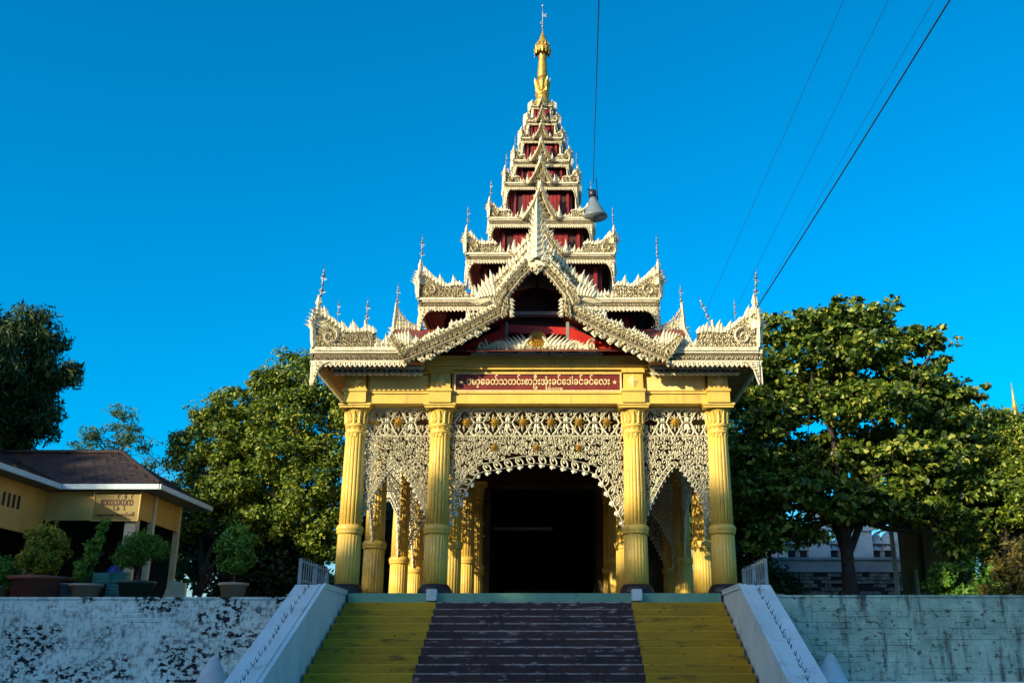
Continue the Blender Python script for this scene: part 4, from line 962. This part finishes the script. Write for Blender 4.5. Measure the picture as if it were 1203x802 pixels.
# unseen tall wood behind the viewpoint, its outline shaped to shade stairs and walls
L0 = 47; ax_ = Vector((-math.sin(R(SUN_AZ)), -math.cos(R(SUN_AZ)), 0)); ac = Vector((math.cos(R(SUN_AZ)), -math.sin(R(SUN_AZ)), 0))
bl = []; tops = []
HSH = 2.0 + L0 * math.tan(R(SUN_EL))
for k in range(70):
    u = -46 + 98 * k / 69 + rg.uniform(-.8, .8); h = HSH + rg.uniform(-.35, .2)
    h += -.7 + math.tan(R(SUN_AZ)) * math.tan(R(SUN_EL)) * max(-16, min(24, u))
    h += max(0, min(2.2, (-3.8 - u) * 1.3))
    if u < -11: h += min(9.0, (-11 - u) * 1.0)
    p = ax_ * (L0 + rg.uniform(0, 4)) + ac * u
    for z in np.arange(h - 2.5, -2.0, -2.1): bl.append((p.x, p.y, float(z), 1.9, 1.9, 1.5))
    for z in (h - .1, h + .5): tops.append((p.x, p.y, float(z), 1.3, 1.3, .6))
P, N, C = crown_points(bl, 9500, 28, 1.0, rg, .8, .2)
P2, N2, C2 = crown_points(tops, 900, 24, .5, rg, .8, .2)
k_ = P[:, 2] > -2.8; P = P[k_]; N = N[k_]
sw_ = obj('shade_wood', leaf_mesh('shade_wood', np.concatenate([leaves(P, N, 1.25, .8, rg), leaves(P2, N2, .5, .6, rg)])), 'leafK', kind='stuff'); sw_['label'] = 'unseen tall wood shaped to shade the stairs'

# ------------------------------------------------------------------ kiosk at the left
kx0, kx1, ky0, ky1 = -17.6, -11.32, 6.3, 9.9
kz = 3.32
ks = thing('kiosk', 'open kiosk with dark tiled hip roof and ochre fascia boards at the left', 'kiosk', (-13.5, 8, -.2))
OFF = Vector((13.5, -8, .2))
def kp(name, mb, m, parent=None, kind=None):
    o = obj(name, mb, m, parent or ks, kind=kind)
    if parent is None: o.location = OFF
    return o
ex = .55                                              # eave overhang
def roof_faces(x0, x1, y0, y1, ze, rx0, rx1, ry, zr):
    return [(x0, y0, ze), (x1, y0, ze), (x1, y1, ze), (x0, y1, ze), (rx0, ry, zr), (rx1, ry, zr)]
rf = MB(); v = roof_faces(kx0 - 3, kx1 + .60, ky0 - .3, ky1 + .5, kz + .07, -18.5, -13.2, 8.9, 4.85)
rf.add(v, [(0, 1, 5, 4), (1, 2, 5), (2, 3, 4, 5), (3, 0, 4), (3, 2, 1, 0)])
roof = kp('roof', rf, 'tile')
wg = MB(); wg.add([(-21, -1.5, kz + .072), (-13.53, -1.5, kz + .072), (-13.53, 6.3, kz + .072), (-21, 9, kz + .072), (-17.2, 1.5, 4.95), (-17.2, 8.9, 4.95)], [(0, 1, 4), (1, 2, 5, 4), (3, 0, 4, 5), (3, 2, 1, 0)])
wing = kp('wing_roof', wg, 'tile')
# tile courses
def course(p0, p1, n, depth_v, parent):
    pass
tl = MB()
nrm_f = Vector((0, -(4.85 - kz - .07), 8.9 - ky0 + .3)).normalized()
for j in range(16):
    t = (j + .5) / 16; y = ky0 - .3 + t * (8.9 - ky0 + .3); z = kz + .07 + t * (4.85 - kz - .07)
    xa = -17.0; xb = kx1 + .60 + t * (-13.2 - kx1 - .60)
    x = xa + (.09 if j % 2 else 0)
    while x < xb - .1:
        d = rnd.uniform(.02, .045)
        tl.add([(x, y - .10, z - .06), (x + .19, y - .10, z - .06), (x + .19, y + .09, z + .055), (x, y + .09, z + .055), (x, y - .10, z - .06 + d), (x + .19, y - .10, z - .06 + d)], [(0, 1, 5, 4), (4, 5, 2, 3), (0, 4, 3), (1, 2, 5)])
        x += .205
o = obj('tiles', tl, 'tile', roof, kind='stuff')
t2 = MB()
for j in range(14):                                   # right hip
    t = (j + .5) / 14; x = kx1 + .60 + t * (-13.2 - kx1 - .60); z = kz + .07 + t * (4.85 - kz - .07)
    ya, yb_ = ky0 - .3 + t * (8.9 - ky0 + .3), ky1 + .5 - t * (ky1 + .5 - 8.9); y = ya
    while y < yb_ - .1:
        d = rnd.uniform(.02, .045)
        t2.add([(x + .09, y, z - .06), (x + .09, y + .19, z - .06), (x - .08, y + .19, z + .06), (x - .08, y, z + .06), (x + .09, y, z - .06 + d), (x + .09, y + .19, z - .06 + d)], [(0, 1, 5, 4), (4, 5, 2, 3), (0, 4, 3), (1, 2, 5)]); y += .205
obj('tiles', t2, 'tile', roof, kind='stuff')
t3 = MB()
for j in range(14):                                   # wing slope facing the gate
    t = (j + .5) / 14; x = -13.53 + t * (-17.2 + 13.53); z = kz + .072 + t * (4.95 - kz - .072); y = -1.2 + t * 2.9
    while y < 6.3 + t * 2.5:
        d = rnd.uniform(.02, .045)
        t3.add([(x + .13, y, z - .05), (x + .13, y + .19, z - .05), (x - .13, y + .19, z + .06), (x - .13, y, z + .06), (x + .13, y, z - .05 + d), (x + .13, y + .19, z - .05 + d)], [(0, 1, 5, 4), (4, 5, 2, 3), (0, 4, 3), (1, 2, 5)]); y += .205
obj('tiles', t3, 'tile', wing, kind='stuff')
hp = MB().tube([(kx1 + .60, ky0 - .3, kz + .1), (-13.2, 8.9, 4.9), (-18.5, 8.9, 4.9)], .07, 6); kp('hip_ridge', hp, 'tile')
# white fascia boards
kp('eave_board', MB().box(-13.5, kx1 + .62, ky0 - .36, ky0 - .30, kz - .07, kz + .075), 'parapet')
kp('eave_board', MB().box(kx1 + .60, kx1 + .66, ky0 - .36, ky1 + .5, kz - .072, kz + .073), 'parapet')
kp('eave_board', MB().box(-13.53, -13.47, -1.5, ky0 - .36, kz - .071, kz + .074), 'parapet')
kp('soffit', MB().box(-13.46, kx1 + .58, ky0 - .30, ky1 + .4, kz - .06, kz - .03), 'greyboard')
kp('soffit', MB().box(-20.5, -13.54, -1.4, ky1 + .4, kz - .062, kz - .032), 'greyboard')
# ochre boards
for a, b_ in ((-14.02, -12.62),): kp('board', MB().bbox(a, b_, ky0 - .02, ky0 + .04, 2.42, 3.24, .01), 'yellowpanel')
kp('side_board', MB().box(kx1 - .06, kx1, ky0 + .05, ky1 - .4, 2.46, 3.24), 'yellowpanel')
kp('side_board', MB().box(-14.06, -14.0, 3.6, ky0 - .03, 1.95, 3.24), 'yellowpanel')
kp('side_board', MB().box(-14.062, -14.0, .5, 3.55, 1.98, 3.24), 'yellowpanel')
for y0_ in (2.3, 2.55, 2.8, 3.05, 4.0, 4.25, 4.5, 4.75): kp('vent_slot', MB().box(-14.0, -13.985, y0_, y0_ + .11, 2.52, 2.88), 'iron')
ksn = kp('sign_board', MB().bbox(-12.60, -11.30, ky0 - .12, ky0 - .05, 2.40, 3.22, .01), 'signboard')
ksf = MB()
for a in ((-12.62, -11.28, 3.20, 3.235), (-12.62, -11.28, 2.385, 2.42), (-12.62, -12.585, 2.4205, 3.1995), (-11.315, -11.28, 2.4205, 3.1995)): ksf.box(a[0], a[1], ky0 - .14, ky0 - .06, a[2], a[3])
o = obj('sign_frame', ksf, 'yellowpanel', ksn)
lettering('\u1005\u102c\u1000\u100a\u1037\u103a\u1010\u102d\u102f\u1000\u103a', .30, .92, 'redtext', ksn, (-11.95, ky0 - .127, 2.92), (math.pi / 2, 0, 0), .006, .006)
lettering('\u1019\u1014\u1039\u1010\u101c\u1031\u1038 \u1010\u1031\u102c\u1004\u103a\u1015\u1031\u102b\u103a', .11, 1.05, 'redtext', ksn, (-11.95, ky0 - .127, 2.56), (math.pi / 2, 0, 0), .005, .002)
# posts
for x, y, w_, m_ in ((-11.53, ky0 + .1, .15, 'post'), (kx1 - .03, ky0 + 1.0, .08, 'post'), (kx1 - .06, ky1 - .5, .08, 'post'), (-14.3, ky0 + .1, .12, 'post'), (-14.25, 1.0, .10, 'post'), (-16.5, ky0 + .1, .12, 'post')):
    kp('post', MB().bbox(x - w_, x + w_, y - w_, y + w_, -.2, 3.25, .015), m_)
kp('back_wall', MB().box(-20, kx1 - .2, ky1 - .25, ky1 - .1, -.2, 3.2), 'dark')
kp('side_wall', MB().box(-18.2, -18, 1.0, ky1 - .3, -.2, 3.2), 'dark')
kp('counter', MB().box(-16.5, -12.2, 8.2, 8.6, -.2, .75), 'dark')

# things stored under the kiosk
nb = thing('notice_board', 'grey notice board leaning on a stand inside the kiosk', 'board', (-11.95, 6.9, -.2))
obj('panel', MB().bbox(-.28, .28, -.03, .03, 1.15, 1.95, .02), 'greyboard', nb, rot=(0, .08, 0)); obj('leg', MB().box(-.03, .03, -.02, .04, 0, 1.2), 'post', nb, (.24, 0, 0)); obj('leg', MB().box(-.03, .03, -.02, .04, 0, 1.2), 'post', nb, (-.24, 0, 0))
tp = MB(); q = random.Random(5); vs = []
for j in range(9):
    for k in range(16):
        a = 2 * math.pi * k / 16; r_ = (.62 - .058 * j) * (1 + .10 * math.sin(k * 2.5 + j * .3)); vs.append((r_ * math.cos(a) + j * .04, r_ * math.sin(a) * .8, j * .15))
tp.add(vs, [(j * 16 + k, j * 16 + (k + 1) % 16, (j + 1) * 16 + (k + 1) % 16, (j + 1) * 16 + k) for j in range(8) for k in range(16)] + [tuple(range(128, 144))], None, True)
tag(obj('tarpaulin', tp, 'blue', None, (-11.35, 4.6, -.2)), 'crumpled blue tarpaulin heap behind the grey pot at the kiosk', 'tarpaulin')
def crate(x, y, z, label):
    t = thing('crate', label, 'crate', (x, y, z), .1, 'turquoise crates by the kiosk')
    obj('bottom', MB().box(-.17, .17, -.13, .13, 0, .02), 'teal', t)
    for k in range(3):
        z_ = .03 + k * .075
        for yy in (-.14, .125): obj('slat', MB().box(-.18, .18, yy, yy + .015, z_, z_ + .055), 'teal', t)
        for xx in (-.195, .18): obj('slat', MB().box(xx, xx + .015, -.14, .14, z_, z_ + .055), 'teal', t)
    for xx in (-.19, .17):
        for yy in (-.152, .127): obj('corner_post', MB().box(xx, xx + .02, yy, yy + .025, 0, .255), 'teal', t)
for k, lab in enumerate(('turquoise plastic crate, lowest of the stack by the kiosk post', 'turquoise plastic crate, middle of the stack by the kiosk post', 'turquoise plastic crate, topmost of the stack by the kiosk post')): crate(-9.42 + .015 * k, 1.0, -.2 + .258 * k, lab)
crate(-9.86, 1.25, .32, 'single turquoise crate behind the grey pot')
obj_ = thing('crate_stand', 'dark low box under the single turquoise crate', 'box', (-9.86, 1.25, -.2)); obj('body', MB().bbox(-.22, .22, -.16, .16, 0, .515, .015), 'iron', obj_); obj('lid', MB().bbox(-.23, .23, -.17, .17, .5155, .5195, .001), 'iron', obj_)
bk_ = thing('bucket', 'pale blue plastic bucket beside the red brown planter', 'bucket', (-10.28, .5, -.2))
obj('body', MB().lathe([(.15, 0), (.20, .44), (.215, .44), (.215, .47), (.19, .47), (.14, .04)], 20), 'bluegrey', bk_)
obj('handle', MB().tube([(.2 * math.cos(a), -.05 - .06 * math.sin(a), .46 - .10 * math.sin(a)) for a in np.linspace(0, math.pi, 9)], .008, 5), 'iron', bk_)
sl_ = thing('stone_slab', 'cream stone slab leaning at the foot of the kiosk end post', 'slab', (-8.32, 1.5, -.2)); obj('body', MB().prism([(-.27, 0), (.29, 0), (.27, .55), (-.10, .62)], -.06, .06), 'post', sl_); obj('chipped_edge', MB().prism([(-.10, .621), (.02, .604), (-.02, .66)], -.05, .05), 'post', sl_)

# potted plants
def pot(mb, r0, r1, h, n=24): return mb.lathe([(r0, 0), (r1 * .97, h * .86), (r1 * 1.08, h * .87), (r1 * 1.10, h), (r1 * .98, h), (r1 * .93, h * .9)], n)
def potted(name, label, loc, r0, r1, h, pm_, blobs, leaf, ncl, per, cr, size, asp, seed, stem=(.04, .5), droop=0, group='potted plants along the wall'):
    rg_ = np.random.default_rng(seed); t = thing(name, label, 'potted plant', loc, 0, group)
    p_ = obj('pot', pot(MB(), r0, r1, h), pm_, t); obj('soil', MB().lathe([(r1 * .93, h * .86), (r1 * .5, h * .9), (.01, h * .9)], 20), 'earth', p_)
    P, N, C = crown_points(blobs, ncl, per, cr, rg_, .9, .35)
    obj('foliage', leaf_mesh('foliage', leaves(P, N, size, asp, rg_, droop)), leaf, t, kind='stuff')
    mb = MB(); zc = min(b[2] for b in blobs)
    mb.tube([(0, 0, h * .85), (.01, 0, (h + zc) / 2), (0, .01, zc)], [stem[0], stem[0] * .8, stem[0] * .6], 7)
    for k in range(10):
        e = C[rg_.integers(len(C))]; mb.tube([(0, 0, zc - .03), tuple((np.array([0, 0, zc]) + e) / 2 + [0, 0, .03]), tuple(e)], [stem[0] * .5, stem[0] * .3, .004], 4)
    obj('stem', mb, 'bark', t); return t
potted('potted_topiary', 'round topiary tree in a grey cement pot on the wall near the gate', (-6.62, .45, -.2), .20, .30, .48, 'greypot', [(0, 0, 1.22, .42, .42, .46), (0, 0, 1.55, .30, .3, .25), (0, 0, 1.0, .42, .42, .28)], 'leafF', 110, 60, .15, .075, .55, 71, (.035, .5))
potted('potted_shrub', 'yellow green rounded shrub in a wide red brown planter', (-10.95, .55, -.2), .52, .60, .62, 'terracotta', [(0, 0, 1.15, .46, .45, .42), (.05, 0, 1.5, .38, .36, .30), (-.15, 0, .9, .42, .4, .25)], 'leafE', 130, 60, .15, .075, .5, 72, (.05, .4))
potted('potted_plant', 'tall slim leafy plant in a grey bowl pot by the blue tarpaulin', (-9.86, .45, -.2), .22, .33, .46, 'greypot', [(-.12, 0, .75, .20, .2, .25), (0, 0, 1.1, .16, .16, .3), (.12, 0, 1.45, .10, .1, .25), (.2, 0, 1.75, .05, .05, .14)], 'leafF', 60, 45, .11, .08, .4, 73, (.03, .5))
potted('potted_palm', 'bushy dark green plant with spreading fronds in a dark green pot', (-8.78, .5, -.2), .30, .38, .52, 'greenpot', [(-.05, 0, 1.22, .40, .38, .28), (.32, 0, 1.25, .3, .3, .18), (-.25, 0, 1.05, .3, .3, .22), (.1, 0, 1.42, .25, .25, .12)], 'leafF', 100, 40, .17, .17, .13, 74, (.05, .5), .2)
potted('potted_shrub', 'low green bushy plant in a grey pot at the far left edge', (-11.95, .5, -.2), .25, .33, .42, 'greypot', [(0, 0, .72, .48, .4, .30), (.25, 0, .6, .3, .3, .2)], 'leafF', 60, 55, .15, .08, .5, 75, (.04, .3))

# ------------------------------------------------------------------ right background: white wall, monastery, shed, far spire
bwall = thing('boundary_wall', 'old white boundary wall with dark exposed bricks behind the almond tree', 'wall', (11, 16, -.2))
obj('face', MB().box(-4.2, 5.0, 0, .3, 0, 2.35), 'mortar', bwall)
obj('bricks', brick_field(-4.2, 5.0, .9, 2.0, .26, .13, random.Random(8), .72, .06), 'brickgrey', bwall, (0, -.005, 0), kind='stuff')
obj('plaster', MB().box(-4.2, 5.0, -.05, -.006, .02, .92), 'brickgrey', bwall); obj('plaster', MB().box(-4.2, 5.0, -.05, -.006, 1.98, 2.42), 'white', bwall)
obj('coping', MB().bbox(-4.25, 5.05, -.10, .36, 2.421, 2.52, .02), 'white', bwall)
mo = thing('monastery', 'white crenellated building with small windows behind the boundary wall', 'building', (11, 21, -.2))
obj('wall', MB().box(-4.6, 4.8, 0, 5, 0, 3.55), 'brickgrey', mo)
obj('cornice', MB().bbox(-4.7, 4.9, -.12, 5.1, 3.551, 3.68, .03), 'white', mo)
for k, x in enumerate((-1.2, .6, 2.4, 4.2)):
    t_ = obj('turret', MB().box(-.42, .42, -.35, .5, 0, 4.05), 'white', mo, (x, 0, 0)); obj('cap', MB().bbox(-.5, .5, -.43, .58, 4.051, 4.2, .03), 'white', t_); obj('cap', MB().prism([(-.4, 4.2), (.4, 4.2), (.12, 4.5), (0, 4.9), (-.12, 4.5)], -.2, .3), 'white', t_)
mm = MB().prism([(-.14, 3.68), (.14, 3.68), (.14, 3.9), (0, 4.05), (-.14, 3.9)], -.08, .1).mesh('merlon')
for k in range(24):
    x = -4.5 + k * .4
    if min(abs(x - t) for t in (-1.2, .6, 2.4, 4.2)) > .52: obj('merlon', mm, 'white', mo, (x, 0, 0))
for x in (-3.8, -3.1, -2.4, -.55, -.05, 1.25, 1.75, 3.05, 3.55):
    w_ = obj('window', MB().box(-.15, .15, -.012, .02, 2.72, 3.28), 'iron', mo, (x, 0, 0)); obj('frame', MB().prism([(-.22, 2.66), (.22, 2.66), (.22, 2.71), (-.22, 2.71)], -.06, -.013), 'white', w_); obj('frame', MB().prism([(-.22, 3.29), (.22, 3.29), (0, 3.5)], -.06, -.013), 'white', w_)
shd = thing('shed', 'narrow brown board shed with white pole right of the almond trunk', 'shed', (12.2, 10.6, -.2))
for k in range(9): obj('plank', MB().box(-.66 + k * .19, -.66 + k * .19 + .18, -.02 + .006 * (k % 2), .03, 0, 3.3 + .1 * (k % 3)), 'wood', shd)
for k in range(8): obj('plank', MB().box(1.06, 1.09, .05 + k * .3, .05 + k * .3 + .28, 0, 3.2), 'wood', shd)
obj('pole', MB().tube([(-.92, -.25, 0), (-.93, -.25, 1.7), (-.95, -.25, 3.5)], [.085, .075, .07], 10), 'post', shd); obj('pole', MB().tube([(-.25, -.2, 0), (-.28, -.2, 1.6)], [.07, .06], 8), 'post', shd)
obj('roof', MB().prism([(-1.3, 3.35), (1.5, 3.55), (1.5, 3.62), (-1.3, 3.42)], -.6, 2.6), 'tile', shd); obj('beam', MB().box(.0, .09, -.1, -.03, 0, 3.4), 'bark', shd)
sb = thing('white_sign', 'small blank white board on a slanting post beside the shed', 'sign', (13.22, 9.9, -.2)); obj('board', MB().bbox(-.2, .2, -.02, .02, 2.2, 2.75, .01), 'white', sb, rot=(0, .12, 0)); obj('post', MB().tube([(.35, .05, 0), (.3, .04, 1.6), (.22, .03, 2.9)], .045, 7), 'post', sb)
stp = thing('stupa', 'distant golden stupa spire peeking above the trees at the right edge', 'stupa', (39.1, 60, -.2)); stp.scale = (.7, .7, .95)
obj('dome', MB().lathe([(6, 0), (6, 2), (5, 3.5), (4.4, 6), (3.2, 9), (1.8, 11.5), (1.2, 13)], 32), 'brass', stp)
obj('spire', MB().lathe([(1.2, 13), (1.3, 13.3), (.9, 13.6), (.95, 14.5), (.55, 16), (.4, 18), (.28, 19.6), (.22, 20.0), (.34, 20.1), (.22, 20.5), (.12, 21.3), (.04, 22.4)], 20), 'brass', stp)

# ------------------------------------------------------------------ loudspeaker and wires
hnT = Matrix.Translation((1.63, 3.6, 10.62)) @ Matrix.Rotation(R(17), 4, 'Y') @ Matrix.Rotation(R(-14), 4, 'X')
ls = thing('loudspeaker', 'grey horn loudspeaker facing down from the right side of the tower', 'loudspeaker', (1.57, 3.62, 10.55))
lsT = Matrix.Rotation(R(-5), 4, 'Y') @ Matrix.Rotation(R(2), 4, 'X') @ Matrix.Scale(1.16, 4)
hm = MB().lathe([(.315, -.02), (.30, .02), (.235, .14), (.16, .30), (.10, .44), (.075, .50), (.06, .50), (.09, .42), (.15, .28), (.225, .12), (.295, -.0), (.31, -.03)], 28, lsT)
obj('horn', hm, 'horn', ls)
obj('driver', MB().lathe([(.07, .50), (.10, .52), (.10, .66), (.06, .70), (.02, .72)], 18, lsT), 'iron', ls)
obj('bracket', MB().tube([(.08, .2, .62), (.04, .25, .95), (-.2, .3, 1.0)], .02, 6).tube([(.1, .2, .62), (.06, .1, 1.25)], .014, 5), 'iron', ls)
def wire(p0, p1, sag, r_, label):
    n = 40; pts = []
    for k in range(n + 1):
        t = k / n; p = Vector(p0).lerp(Vector(p1), t); p.z -= sag * 4 * t * (1 - t); pts.append(p)
    return tag(obj('overhead_wire', MB().tube(pts, r_, 5), 'wire'), label, 'wire', 'overhead wires')
wire((1.54, 3.7, 11.64), (.75, -24.5, 5.66), .0, .011, 'single wire rising straight up from the loudspeaker on the tower')
wire((5.2, .3, 6.55), (9.08, -24.5, 12.2), .18, .014, 'thickest black wire slanting from the right roof corner to the top')
wire((4.378, 8, 7.394), (6.2, -24.5, 10.98), .05, .004, 'thin wire nearest the spire of the three thin ones at the right')
wire((5.387, 8, 7.758), (6.67, -24.5, 10.6), .05, .004, 'thin wire in the middle of the three thin ones at the right')
wire((5.85, 8, 7.758), (7.72, -24.5, 10.6), .05, .004, 'thin wire next to the thickest one at the right')
